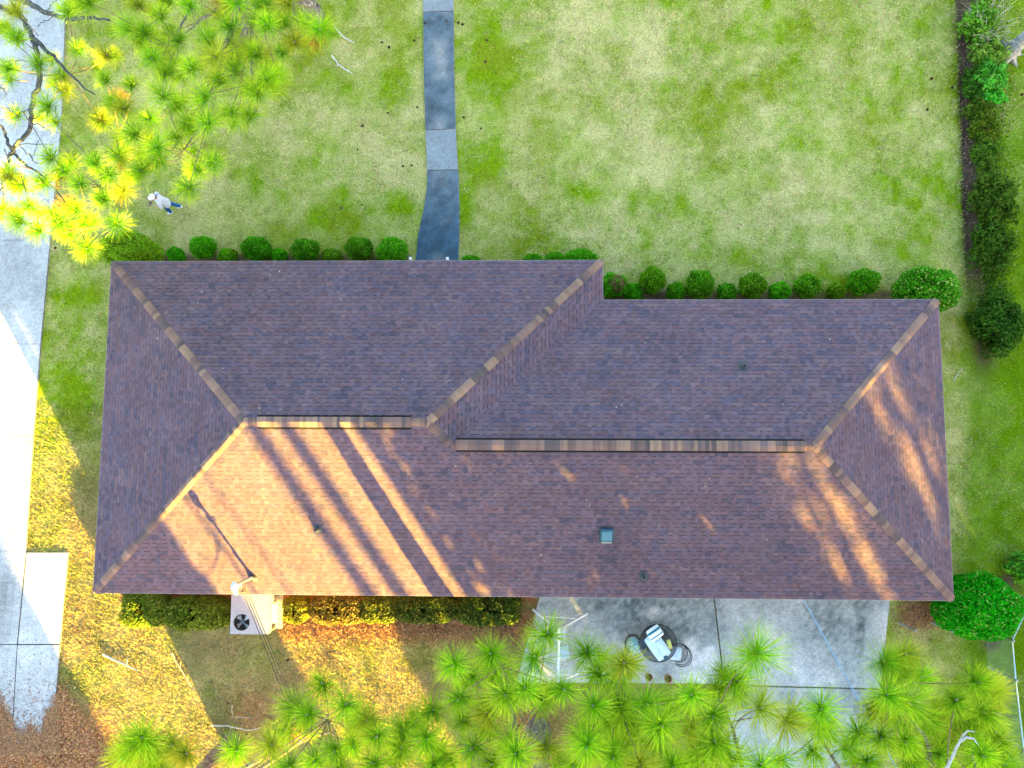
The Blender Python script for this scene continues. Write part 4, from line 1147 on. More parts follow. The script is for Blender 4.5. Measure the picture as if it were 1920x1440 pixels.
for p, s, rad, h in ((-5.1, S0, 1.65, 13), (-8.2, S0 + 1.5, 1.9, 15), (-12, S0, 2.2, 14), (-15.5, S0, 2.2, 14),
                     (1.25, S0 + 2, 0.95, 21), (2.4, S0 + 3.5, 0.95, 21),
                     (11.75, S0 + 1, 1.6, 20), (13.9, S0 + 2.5, 1.8, 20), (16.3, S0 + 1, 1.9, 20),
                     (18.45, S0 + 22, 1.45, 23), (22.1, S0 + 22, 1.15, 23), (26.1, S0 + 22, 1.85, 23), (28.4, S0 + 3, 1.9, 18), (30.0, S0 + 7, 1.6, 18), (31.5, S0 + 1, 2.0, 18), (33.2, S0 + 7, 1.6, 18), (34.8, S0 + 2, 2.1, 18), (38.3, S0 + 2, 2.2, 18)):
    evergreen(p, s, rad, h)
for p, s, rad, h in ((20.3, S0 + 24, 1.0, 9.7), (23.8, S0 + 24, 1.0, 9.7)):  # added out of view: low crowns shade the ground, open ones thin the sun
    evergreen(p, s, rad, h, label='short unseen evergreen added to shade the ground', n=6000)
    evergreen(p + 0.1, s + 2, 1.15, 23, zb=8.5, label='thin unseen open crown added to dapple the sunlight', n=600)
for p, s, rad, h in ((7.7, 31, 1.0, 5.6), (9.2, 30.5, 0.95, 5.4)):  # added out of view to shade the rear bed, kept below the roof's light
    evergreen(p, s, rad, h, label='low unseen evergreen added to shade the rear bed', n=5000)
# slender pines in the gap: thick trunks stripe the roof, thin ones and crowns are added for high shade
for p, s, h, r, cr in ((4.35, 29, 17.5, 0.06, 1.2), (7.35, 46, 22, 0.27, 1.5), (8.2, 40, 20, 0.25, 1.3), (9.28, 33, 20, 0.22, 0.9), (10.05, 31, 20, 0.24, 1.0), (5.3, 44, 22, 0.05, 1.1)):
    x, y = at_ps(p, s)
    t = empty('bare_trunk_tree', (x, y, 0), 'slender unseen pine beyond the back lawn, crown added for shade', 'tree', 'slender pines beyond the back lawn')
    mb = MB(); mb.tube([(0, 0, -0.2), (0.06, 0, h * .3), (-0.06, 0, h * .6), (0.02, 0, h)], [r, r * .97, r * .92, r * .5], BARKC, 9)
    for k in range(9):
        z = h * 0.62 + k * 0.7; a = k * 2.1
        mb.tube([(0, 0, z), (.7 * math.cos(a), .7 * math.sin(a), z + .25), (1.3 * math.cos(a), 1.3 * math.sin(a), z + .3)], [0.035, 0.025, 0.008], BARKC, 5)
    mb.build('trunk', M_bark, t)
    n = 3500 if r > 0.1 else 2200; dd = dirs(n); zc0 = (12.0 if p > 5 else 13.0) + 0.17 * (s - 24); PP = dd * (RNG.random((n, 1)) ** 0.4) * np.array([cr, cr, (h - zc0) / 2]) + np.array([0, 0, (h + zc0) / 2])
    fast_mesh('crown', leaf_quads(PP, dd, 0.16, 0.5).reshape(-1, 3), 4, leaf_cols(n, (0.06, 0.13, 0.015)), M_needle, t)

# ------------------------------------------------------------------ garden swing
sw_z = 1.75
f1, f2 = un(1000, 1143, 0.06), un(1101, 1150, 0.06)
f3, f4 = un(993, 1261, 0.06), un(1096, 1258, 0.06)
t1, t2 = un(1048, 1180, sw_z), un(1047, 1277, sw_z)
so = (f1 + f2 + f3 + f4) / 4; so[2] = 0
sw = empty('garden_swing', so, 'white metal A-frame garden swing at the left end of the patio', 'swing')
WH = (0.78, 0.80, 0.80)
for f, tt in ((f1, t1), (f2, t1), (f3, t2), (f4, t2)):
    mb = MB(); mb.tube([f - so, tt - so], 0.042, WH, 8); mb.build('leg', M_paint, sw)
mb = MB(); mb.tube([t1 - so + (0, 0.05, 0), t2 - so - (0, 0.05, 0)], 0.045, WH, 8); mb.build('top_bar', M_paint, sw)
for a, b in ((f1, f2), (f3, f4)):
    tt = t1 if a is f1 else t2
    mb = MB(); mb.tube([a + (tt - a) * .35 - so, b + (tt - b) * .35 - so], 0.014, WH, 6); mb.build('crossbar', M_paint, sw)
mid = (t1 + t2) / 2 - so
mb = MB(); ln = abs(t1[1] - t2[1]) - 0.4
mb.box((mid[0] - .02, mid[1] + 0.05, 0.45), (0.62, ln, 0.05), (0.52, 0.55, 0.56), bev=0.015)
for k in range(6): mb.box((mid[0] - .02 - .25 + k * .1, mid[1] + .05, 0.485), (0.075, ln - .06, 0.018), (0.58, 0.6, 0.6), bev=0.006)
seat = mb.build('seat', M_paint, sw)
mb = MB()
mb.box((mid[0] - 0.36, mid[1] + 0.05, 0.72), (0.05, ln, 0.5), (0.60, 0.62, 0.62), R=Matrix.Rotation(-0.25, 3, 'Y'), bev=0.015); mb.build('backrest', M_paint, sw)
for sy in (-1, 1):
    for sx in (-0.3, 0.28):
        mb = MB(); mb.tube([(mid[0], mid[1] + .05 + sy * ln / 2, sw_z - .03), (mid[0] + sx, mid[1] + .05 + sy * ln / 2, 0.48)], 0.009, (0.6, 0.62, 0.62), 5); mb.build('hanger', M_galv, sw)
mb = MB()
c = un(1058, 1222, 0.55)
mb.box(c - np.array([0, 0, 0]), (0.34, 0.44, 0.1), (0.42, 0.56, 0.62), 0.2, bev=0.05); tag(mb.build('cushion', M_cloth), 'pale blue cushion on the white garden swing', 'cushion')

# ------------------------------------------------------------------ patio furniture
def ring(c, r, z, rad, mb, col, n=28, a0=0, a1=2 * math.pi, tilt=None):
    pts = [(c[0] + r * math.cos(t), c[1] + r * math.sin(t), z if tilt is None else z + tilt(t)) for t in np.linspace(a0, a1, n + 1)]
    mb.tube(pts, rad, col, 6, cap=False)
BK = (0.018, 0.022, 0.025)
TZ = 0.7
tc = un(1234, 1206, TZ); tc[2] = 0
tbl = empty('patio_table', tc, 'round black mesh patio table piled with cushions', 'table')
mb = MB(); R_ = 0.60
ring((0, 0), R_, TZ, 0.018, mb, BK)
for rr in np.arange(0.08, R_, 0.032): ring((0, 0), rr, TZ, 0.008, mb, BK, 24)
for k in range(72):
    a = 2 * math.pi * k / 72; mb.tube([(0.08 * math.cos(a), 0.08 * math.sin(a), TZ - .004), (R_ * math.cos(a), R_ * math.sin(a), TZ - .004)], 0.005, BK, 4)
mb.lathe((0, 0, TZ), [(0.0001, 0.006), (0.09, 0.006), (0.09, -0.01)], BK, 16)
mb.build('tabletop', M_black, tbl)
for k in range(4):
    a = 0.6 + k * math.pi / 2; mb = MB()
    mb.tube([(0.46 * math.cos(a), 0.46 * math.sin(a), 0.05), (0.38 * math.cos(a), 0.38 * math.sin(a), 0.35), (0.42 * math.cos(a), 0.42 * math.sin(a), TZ)], 0.016, BK, 6); mb.build('leg', M_black, tbl)
mb = MB(); ring((0, 0), 0.42, 0.16, 0.01, mb, BK); mb.build('brace', M_black, tbl)

def pillow(c, size, rot, col, name, label, cat, tz=0.0, stripes=None):
    """soft cushion: a subdivided rounded slab with piping"""
    n = 10; mb = MB(); Rm = Matrix.Rotation(rot, 3, 'Z') @ Matrix.Rotation(tz, 3, 'X')
    V = []; F = []; cols = []
    def pt(i, j, sgn):
        s, t = -1 + 2 * i / n, -1 + 2 * j / n
        k = (1 - abs(s) ** 4) * (1 - abs(t) ** 4)
        zz = sgn * size[2] / 2 * (0.12 + 0.88 * k ** 0.5) + 0.02 * math.sin(5 * s + 3 * t) * size[2] * 4 * k
        sx = s * (1 - 0.07 * t * t); sy = t * (1 - 0.07 * s * s)
        return Vector(c) + Rm @ Vector((sx * size[0] / 2, sy * size[1] / 2, zz))
    for sgn in (1, -1):
        off = len(V)
        for j in range(n + 1):
            for i in range(n + 1): V.append(pt(i, j, sgn))
        for j in range(n):
            for i in range(n):
                f = (off + j * (n + 1) + i, off + j * (n + 1) + i + 1, off + (j + 1) * (n + 1) + i + 1, off + (j + 1) * (n + 1) + i)
                F.append(f if sgn > 0 else tuple(reversed(f)))
                cc = col
                if stripes and sgn > 0 and j in stripes[0]: cc = stripes[1]
                cols.append(tuple(cc))
    mb.indexed(V, F, cols, 0, True)
    border = [pt(i, 0, 0) for i in range(n + 1)] + [pt(n, j, 0) for j in range(1, n + 1)] + [pt(i, n, 0) for i in range(n - 1, -1, -1)] + [pt(0, j, 0) for j in range(n - 1, -1, -1)]
    mb.tube(border, size[2] * 0.085, np.array(col) * 0.9, 5, cap=False)
    return tag(mb.build(name, M_cloth), label, cat)
c = un(1233, 1212, TZ + 0.09); pillow(c, (0.50, 0.86, 0.15), 0.62, (0.62, 0.78, 0.80), 'cushion', 'long pale aqua cushion lying across the black table', 'cushion')
c = un(1228, 1187, TZ + 0.22); pillow(c, (0.46, 0.40, 0.10), 0.60, (0.84, 0.87, 0.86), 'folded_towel', 'folded white towel with teal stripes on the aqua cushion', 'towel', stripes=((2, 6, 7), (0.03, 0.20, 0.24)))
c = un(1241, 1215, TZ + 0.20); pillow(c, (0.20, 0.5, 0.08), 0.5, (0.64, 0.80, 0.82), 'cushion', 'narrow aqua bolster on top of the long cushion', 'cushion')
c = un(1255, 1208, TZ + 0.07); pillow(c, (0.13, 0.30, 0.06), 0.25, (0.62, 0.62, 0.18), 'cloth', 'crumpled yellow-green cloth on the table edge', 'cloth')
mb = MB(); c = un(1247, 1231, TZ + 0.0); mb.lathe(c, [(0.0001, 0.005), (0.06, 0.005), (0.07, 0.12), (0.06, 0.2), (0.05, 0.21), (0.0001, 0.205)], (0.02, 0.10, 0.14), 16)
tag(mb.build('jar', M_paint), 'dark teal round jar at the table\'s lower edge', 'jar')
mb = MB(); c = un(1208, 1206, TZ + 0.05); Rb = Matrix.Rotation(0.55, 3, 'Z')
mb.box(c, (0.30, 0.28, 0.02), (0.03, 0.05, 0.07), 0.55, bev=0.005)
for dx, dy, sx, sy in ((0.15, 0, 0.015, 0.29), (-0.15, 0, 0.015, 0.29), (0, 0.14, 0.31, 0.015), (0, -0.14, 0.31, 0.015)):
    q = Rb @ Vector((dx, dy, 0)); mb.box((c[0] + q.x, c[1] + q.y, c[2] + 0.022), (sx, sy, 0.05), (0.05, 0.07, 0.09), 0.55)
tag(mb.build('tray', M_paint), 'small dark tray at the left side of the table', 'tray')

def wire_chair(u, v, face, label, r=0.27):
    """black wire chair; face = direction the sitter looks (radians)"""
    c = un(u, v, 0.45); c[2] = 0
    t = empty('wire_chair', c, label, 'chair', 'black wire patio chairs', rz=face)
    mb = MB(); ring((0, 0), r, 0.44, 0.013, mb, BK)
    for k in range(9):
        x = -r + 2 * r * (k + 1) / 10; h = math.sqrt(r * r - x * x)
        mb.tube([(x, -h, 0.44), (x, h, 0.44)], 0.006, BK, 4); mb.tube([(-h, x, 0.443), (h, x, 0.443)], 0.006, BK, 4)
    mb.build('seat', M_black, t)
    mb = MB()
    for rr, z0, z1 in ((r + 0.02, 0.62, 0.80), (r + 0.05, 0.66, 0.88)):
        ring((0, 0), rr, 0, 0.014, mb, BK, 22, math.radians(85), math.radians(275), tilt=lambda t_, z0=z0, z1=z1: z0 + (z1 - z0) * max(0, -math.cos(t_)))
    for k in range(11):
        a = math.radians(100 + 16 * k); zt = 0.62 + 0.18 * max(0, -math.cos(a))
        mb.tube([(r * math.cos(a), r * math.sin(a), 0.44), ((r + .02) * math.cos(a), (r + .02) * math.sin(a), zt)], 0.006, BK, 4)
    mb.build('backrest', M_black, t)
    for k in range(4):
        a = math.pi / 4 + k * math.pi / 2; mb = MB()
        mb.tube([(r * .8 * math.cos(a), r * .8 * math.sin(a), 0.44), (r * 1.05 * math.cos(a), r * 1.05 * math.sin(a), 0.055)], 0.012, BK, 6); mb.build('leg', M_black, t)
    return t
wire_chair(1272, 1224, math.radians(160), 'black wire chair with pale square cushion right of the table', 0.30)
c = un(1266, 1225, 0.51); pillow(c, (0.40, 0.42, 0.11), -0.12, (0.62, 0.74, 0.80), 'cushion', 'pale blue square cushion on the right wire chair', 'cushion')
wire_chair(1186, 1204, math.radians(-20), 'black wire chair under a teal bag left of the table', 0.25)
# plastic bag / covered cushion on the left chair
c = un(1186, 1211, 0.56)
mb = MB(); n = 14; V = []; F = []; cl = []
for j in range(n + 1):
    th = math.pi * j / n
    for k in range(18):
        a = 2 * math.pi * k / 18
        r_ = 0.28 * (1 + 0.10 * math.sin(3 * a + 2 * th) + 0.07 * math.sin(7 * a + 5 * th))
        V.append((c[0] + r_ * math.sin(th) * math.cos(a), c[1] + r_ * math.sin(th) * math.sin(a), c[2] - 0.12 * math.cos(th) * (1 + .2 * math.sin(4 * a))))
for j in range(n):
    for k in range(18):
        F.append((j * 18 + k, j * 18 + (k + 1) % 18, (j + 1) * 18 + (k + 1) % 18, (j + 1) * 18 + k))
        cl.append(tuple(np.array([0.36, 0.55, 0.54]) * random.uniform(.85, 1.15)) if (k + j) % 7 else (0.10, 0.42, 0.40))
mb.indexed(V, F, cl); tag(mb.build('bag', M_cloth), 'crumpled pale teal plastic bag on the left wire chair', 'bag')
for k, (u, v, lb, sc) in enumerate(((1179, 1268, 'empty pale terracotta pot, leftmost of the three', 1.0), (1217, 1270, 'middle terracotta pot at the patio edge', 1.0), (1253, 1273, 'terracotta pot with dry soil, rightmost of the three', 1.05))):
    p = un(u, v, 0.3); p[2] = 0.05
    t = empty('plant_pot', p, lb, 'pot', 'terracotta pots at the patio edge')
    mb = MB(); mb.lathe((0, 0, 0), [(0.0001, 0), (0.075 * sc, 0), (0.11 * sc, 0.22), (0.125 * sc, 0.22), (0.13 * sc, 0.28), (0.112 * sc, 0.28), (0.10 * sc, 0.18)], (0.42, 0.19, 0.10) if k else (0.5, 0.36, 0.22), 20); mb.build('pot', M_terra, t)
    mb = MB(); mb.lathe((0, 0, 0), [(0.0001, 0.20), (0.104 * sc, 0.195)], (0.13, 0.085, 0.05) if k != 0 else (0.16, 0.20, 0.04), 16); mb.build('soil', M_ground, t)

# ------------------------------------------------------------------ fence at the lower right
GV = (0.34, 0.42, 0.46)
fb = [un(1880, 1108, 0), un(1846, 1180, 0), un(1852, 1250, 0), un(1866, 1372, 0), un(1880, 1500, 0)]
fo = fb[1].copy(); FH = 1.4
fe = empty('chain_link_fence', fo, 'galvanised chain-link fence along the lower right edge', 'fence')
for q in fb:
    mb = MB(); q = q - fo; mb.tube([(q[0], q[1], -0.1), (q[0], q[1], FH + .05)], 0.03, GV, 8); mb.ball((q[0], q[1], FH + 0.07), 0.036, GV, 8, 6); mb.build('post', M_galv, fe)
mb = MB()
for a, b in zip(fb[:-1], fb[1:]): mb.tube([a - fo + (0, 0, FH), b - fo + (0, 0, FH)], 0.021, (0.5, 0.6, 0.64), 7)
mb.build('top_rail', M_galv, fe)
mb = MB()
for a, b in zip(fb[:-1], fb[1:]):
    a, b = a - fo, b - fo; L = np.linalg.norm(b - a); d = (b - a) / L
    st = 0.075; k = -FH
    while k < L:
        for sg in (1, -1):
            s0, s1 = k, k + FH; z0, z1 = 0.03, FH - .02
            if s0 < 0: z0 += (0 - s0); s0 = 0
            if s1 > L: z1 -= (s1 - L); s1 = L
            if s1 - s0 < 0.03: continue
            if sg < 0: z0, z1 = FH - z0, FH - z1
            mb.tube([(a[0] + d[0] * s0, a[1] + d[1] * s0, z0), (a[0] + d[0] * s1, a[1] + d[1] * s1, z1)], 0.0021, (0.22, 0.36, 0.36), 3, cap=False)
        k += st
mb.build('wire_mesh', M_galv, fe)
for (u, v, h, lb) in ((1686, 1168, 1.05, 'low metal post on the grass nearest the patio'), (1749, 1168, 1.15, 'low metal post beside the huge rear bush')):
    p = un(u, v, 0); t = empty('metal_post', p, lb, 'post', 'low metal posts behind the house')
    mb = MB(); mb.tube([(0, 0, -0.1), (0, 0, h)], 0.032, GV, 8); mb.build('pole', M_galv, t)
    mb = MB(); mb.ball((0, 0, h), (0.038, 0.038, 0.03), GV, 8, 6); mb.build('cap', M_galv, t)
for u, lb in ((777, 'short white post left of the walk\'s end'), (844, 'short white post right of the walk\'s end')):
    p = un(u, 497, 0); p[1] = max(p[1], D1 + 0.1); t = empty('white_post', p, lb, 'post', 'white posts at the end of the walk')
    mb = MB(); mb.box((0, 0, 0.42), (0.07, 0.07, 0.86), (0.75, 0.76, 0.76), bev=0.008); mb.build('shaft', M_paint, t)
    mb = MB(); mb.box((0, 0, 0.875), (0.10, 0.10, 0.04), (0.78, 0.78, 0.78), bev=0.01); mb.build('cap', M_paint, t)

# ------------------------------------------------------------------ debris
def stick(lst, r, label, col=(0.40, 0.34, 0.26), z=0.07, grp='fallen sticks'):
    P = [un(u, v, z) for u, v in lst]
    fine = []
    for a, b in zip(P[:-1], P[1:]):
        for t in np.linspace(0, 1, 4)[:-1]: fine.append(a + (b - a) * t + np.append(RNG.normal(0, 0.008, 2), RNG.normal(0, .01)))
    fine.append(P[-1])
    o0 = fine[0]
    mb = MB(); mb.tube(fine, list(np.linspace(r, r * .45, len(fine))), col, 6)
    for j in (len(fine) // 3, 2 * len(fine) // 3):
        mb.tube([fine[j], fine[j] + np.array([RNG.normal(0, .12), RNG.normal(0, .12), 0.03])], [r * .5, r * .25], col, 5)
    tag(mb.build('fallen_stick', M_wood), label, 'stick', grp)
stick([(193, 1227), (215, 1237), (237, 1248), (258, 1257)], 0.045, 'thick pale stick on the straw lawn below the hedge', (0.42, 0.40, 0.36))
stick([(322, 1226), (338, 1252), (352, 1276), (364, 1296)], 0.028, 'thin slanting stick on the straw lawn')
stick([(396, 1361), (425, 1361), (448, 1366), (468, 1370), (486, 1365)], 0.03, 'crooked bare branch lying by the pine trunk foot', (0.50, 0.42, 0.33))
stick([(435, 1322), (437, 1348)], 0.018, 'short stick standing up near the pine trunk')
stick([(442, 1344), (475, 1346)], 0.014, 'tiny straight twig near the pine trunk')
stick([(628, 50), (640, 66), (652, 74), (664, 80)], 0.035, 'upper white dead branch on the front lawn', (0.55, 0.54, 0.50))
stick([(622, 104), (634, 120), (650, 132), (662, 138)], 0.03, 'lower white dead branch on the front lawn', (0.55, 0.54, 0.50))
stick([(1788, 715), (1798, 698), (1806, 690)], 0.014, 'small pale twig right of the house', (0.5, 0.48, 0.42))
stick([(488, 1168), (505, 1182), (520, 1175), (534, 1171)], 0.016, 'bent pipe-like twig by the air conditioner', (0.4, 0.34, 0.3), 0.1)
# dead curled branch inside the right-hand pine
T = TREES['F']
mb = MB()
for lst in ([(1770, 1450), (1785, 1420), (1797, 1395), (1806, 1378), (1815, 1370), (1828, 1372)], [(1800, 1390), (1812, 1382), (1826, 1386), (1834, 1396)]):
    mb.tube([p - T['b'] for p in px_path(lst, [11.6] * len(lst), 0.15)], list(np.linspace(0.035, 0.008, 4 * (len(lst) - 1) + 1)), (0.36, 0.35, 0.31), 6)
mb.build('dead_limb', M_wood, T['o'])
# white bent scrap on the patio
p = un(1541, 1273, 0.07)
mb = MB(); mb.tube([p + np.array(a) for a in ((-.07, -.02, 0), (-.05, .07, .01), (.02, .10, .02), (.07, .05, .01), (.08, -.05, 0))], [0.012, 0.02, 0.022, 0.018, 0.012], (0.8, 0.8, 0.78), 6)
tag(mb.build('scrap', M_cloth), 'small white bent scrap on the right patio slab', 'scrap')
# pine cones
cone = MB()
for k in range(9):
    t = k / 8; r = 0.042 * math.sin(math.pi * (0.12 + 0.8 * t)) + 0.006
    for j in range(8):
        a = 2 * math.pi * (j + 0.5 * (k % 2)) / 8
        b = Vector((0.6 * r * math.cos(a), 0.6 * r * math.sin(a), t * 0.11)); e = Vector((1.25 * r * math.cos(a), 1.25 * r * math.sin(a), t * 0.11 + 0.012))
        s = Vector((-math.sin(a), math.cos(a), 0)) * r * 0.42
        cone.face([b - s, b + s, e + s * .8, e - s * .8], (0.13, 0.075, 0.045) if (j + k) % 3 else (0.18, 0.11, 0.07))
cone.tube([(0, 0, 0), (0, 0, .11)], 0.02, (0.09, 0.05, 0.03), 6)
c0 = cone.build('pine_cone', M_wood)
PC = [(795, 45), (840, 41), (857, 42), (870, 46), (719, 80), (731, 87), (778, 75), (915, 77), (908, 118), (780, 202), (867, 221), (900, 242), (730, 212), (677, 237), (670, 282), (680, 386), (643, 390), (753, 312), (774, 312), (1748, 150), (1787, 166), (1740, 205), (104, 463), (430, 1319), (538, 1239), (891, 1207), (1917, 176), (818, 1180)]
LAWN = 'brown pine cone lying on the front lawn grass'
for k, (u, v) in enumerate(PC):
    p = un(u, v, 0.08)
    o = c0 if k == 0 else c0.copy()
    if k: COL.objects.link(o)
    o.location = tuple(p + np.array([0, 0, 0.02])); o.rotation_euler = (RNG.uniform(1.2, 1.8), RNG.uniform(-.2, .2), RNG.uniform(0, 6.28)); s = RNG.uniform(0.6, 0.95); o.scale = (s, s, s)
    tag(o, {0: 'pine cone on the left edge of the front walk', 1: 'pine cone on the right side of the front walk', 19: 'pine cone farthest left on the grass beside the ditch', 20: 'pine cone at the brown ditch edge', 21: 'pale pine cone below the other two near the ditch', 22: 'pine cone on the grass beside the driveway',
            23: 'pine cone near the slanting pine trunk', 24: 'pine cone below the air conditioner', 25: 'pine cone in the brown straw bed end', 26: 'pine cone beyond the ditch at the right edge', 27: 'pine cone in the middle of the straw bed'}.get(k, LAWN), 'pine cone', 'pine cones scattered on the ground')
_Q = []; _C = []
for (u, v) in [(500, 770), (514, 768), (534, 814), (513, 511), (1250, 885), (1191, 886), (986, 884), (857, 874), (700, 640), (1100, 940), (1340, 700), (1480, 760), (420, 700), (640, 560), (900, 960), (1020, 1050), (1250, 1010), (1600, 1060), (1330, 905), (380, 560), (760, 720), (1560, 640), (1440, 1000), (300, 640), (620, 470 + 60), (980, 620), (1150, 760), (1210, 640)]:
    for _ in range(int(RNG.integers(1, 3))):
        p_ = roof_pt(u + RNG.normal(0, 7), v + RNG.normal(0, 7)); p_[2] += 0.03
        _Q.append(leaf_quads(p_[None], np.array([[0, 0, 2.0]]), 0.035, 0.35)[0]); _C.append(np.array([(0.5, 0.45, 0.4), (0.35, 0.24, 0.12), (0.42, 0.40, 0.36)][int(RNG.integers(0, 3))]))
tag(fast_mesh('roof_litter', np.concatenate(_Q), 4, np.array(_C), M_litter), 'scattered dry leaf bits lying on the roof', 'leaf litter', kind='stuff')
# dead leaves: scattered litter over driveway end, ditch, beds
def litter(n, sampler, name, label, cols, size=(0.015, 0.04)):
    u, v = sampler(n); n = len(u)
    P = np.array([un(a, b, 0.055) for a, b in zip(u, v)])
    P[:, 2] += RNG.uniform(0, 0.02, n)
    N = np.tile([[0, 0, 1.0]], (n, 1))
    Q = leaf_quads(P, N * 1.6, (size[0] + size[1]) / 2, 0.5)
    c = np.array(cols)[RNG.integers(0, len(cols), n)] * RNG.uniform(0.6, 1.35, (n, 1))
    tag(fast_mesh(name, Q.reshape(-1, 3), 4, c, M_litter), label, 'leaf litter', kind='stuff')
def drive_end(n):
    u = RNG.uniform(-20, 112, n); v = RNG.uniform(1285, 1415, n)
    edge = np.interp(u, [-20, 0, 12, 22, 33, 46, 58, 66, 76, 82, 103, 112], [1296, 1312, 1330, 1352, 1380, 1384, 1366, 1374, 1384, 1352, 1322, 1300])
    nz = fbm(u * 1.0, v * 1.0, 22.0, 777, 3) - 0.5
    k = v > edge + 30 * nz + RNG.normal(0, 12, n)
    return u[k], v[k]
BRN = [(0.26, 0.15, 0.08), (0.34, 0.22, 0.12), (0.18, 0.11, 0.07), (0.40, 0.30, 0.18)]
litter(900, lambda n: (RNG.uniform(0, 112, n), 1390 - np.abs(RNG.normal(0, 70, n))), 'leaf_litter', 'brown leaves scattered over the driveway end', [(0.24, 0.13, 0.08), (0.16, 0.1, 0.07), (0.34, 0.2, 0.12)])
litter(22000, drive_end, 'pine_straw', 'reddish-brown pine straw creeping over the driveway end', [(0.44, 0.20, 0.10), (0.50, 0.29, 0.15), (0.32, 0.15, 0.08), (0.40, 0.26, 0.10)], (0.018, 0.045))
def brown_corner(n):
    u = RNG.uniform(-20, 260, n); v = RNG.uniform(1230, 1460, n)
    k = (v + RNG.normal(0, 14, n) > 1290 + 1.5 * np.maximum(u - 118, 0)) & ~in_poly(u, v, DRIVE_POLY)
    return u[k], v[k]
litter(20000, brown_corner, 'brown_straw', 'reddish-brown straw litter in the lower left corner', [(0.52, 0.23, 0.11), (0.58, 0.32, 0.16), (0.32, 0.14, 0.08), (0.50, 0.30, 0.10)], (0.018, 0.05))
def ditch(n):
    v = RNG.uniform(-10, 600, n); return 1807 + 0.034 * v + RNG.normal(4, 14, n) + 25 * (v > 300) * RNG.random(n), v
litter(2600, ditch, 'dead_leaves', 'brown dead leaves lining the ditch at right', [(0.22, 0.12, 0.08), (0.30, 0.17, 0.11), (0.45, 0.30, 0.22), (0.13, 0.08, 0.06)])
def cover(n):
    v = RNG.uniform(-10, 560, n); return 1826 + 0.034 * v + np.abs(RNG.normal(0, 22, n)), v
_u, _v = cover(7000)
_P = np.array([un(a, b, 0.0) for a, b in zip(_u, _v)]); _P[:, 2] = RNG.uniform(0.0, 0.28, len(_P)) * fbm(_P[:, 0], _P[:, 1], 1.0, 811, 3) * 1.6
tag(fast_mesh('ground_cover', leaf_quads(_P, np.tile([[0, 0, 1.0]], (len(_P), 1)), 0.045).reshape(-1, 3), 4, leaf_cols(len(_P), (0.06, 0.14, 0.008), var=0.6, bright=0.18, bcol=(0.2, 0.34, 0.03)), M_leaf), 'low green weeds growing along the ditch', 'weeds', kind='stuff')
litter(500, lambda n: (RNG.normal(1872, 22, n), RNG.choice([195, 225, 320, 150], n) + RNG.normal(0, 18, n)), 'fallen_leaves', 'pale tan fallen leaves among the right bushes', [(0.5, 0.34, 0.24), (0.42, 0.24, 0.13), (0.55, 0.42, 0.32)])
litter(5500, lambda n: (RNG.uniform(520, 1005, n), RNG.normal(1176, 16, n)), 'straw_mulch', 'brown straw mulch in the rear hedge bed', [(0.32, 0.16, 0.07), (0.24, 0.12, 0.06), (0.42, 0.25, 0.11)], (0.02, 0.055))
litter(900, lambda n: (RNG.normal(1722, 20, n), RNG.normal(1152, 17, n)), 'straw_pile', 'orange-brown straw pile left of the rear bush', [(0.40, 0.22, 0.10), (0.30, 0.16, 0.08)], (0.03, 0.06))

# ------------------------------------------------------------------ person on the front lawn
def skin_obj(name, verts, edges, radii, mat, parent, col, sub=2, root=0):
    me = bpy.data.meshes.new(name); me.from_pydata([tuple(v) for v in verts], edges, []); me.update()
    o = bpy.data.objects.new(name, me); COL.objects.link(o)
    sm = o.modifiers.new('skin', 'SKIN'); sm.use_smooth_shade = True
    sv = me.skin_vertices[0].data if me.skin_vertices else None
    if sv is None:
        bpy.context.view_layer.objects.active = o
    for i, r in enumerate(radii):
        r = r if hasattr(r, '__len__') else (r, r)
        me.skin_vertices[0].data[i].radius = r
        me.skin_vertices[0].data[i].use_root = (i == root)
    ss = o.modifiers.new('sub', 'SUBSURF'); ss.levels = sub; ss.render_levels = sub
    dg = bpy.context.evaluated_depsgraph_get(); dg.update()
    me2 = bpy.data.meshes.new_from_object(o.evaluated_get(dg))
    o.modifiers.clear(); o.data = me2; me2.name = name
    me2.materials.clear(); me2.materials.append(mat)
    ca = me2.color_attributes.new('Col', 'FLOAT_COLOR', 'POINT')
    ca.data.foreach_set('color', np.tile(np.array([*col, 1], np.float32), len(me2.vertices)))
    me2.polygons.foreach_set('use_smooth', np.ones(len(me2.polygons), bool))
    o.parent = parent
    return o

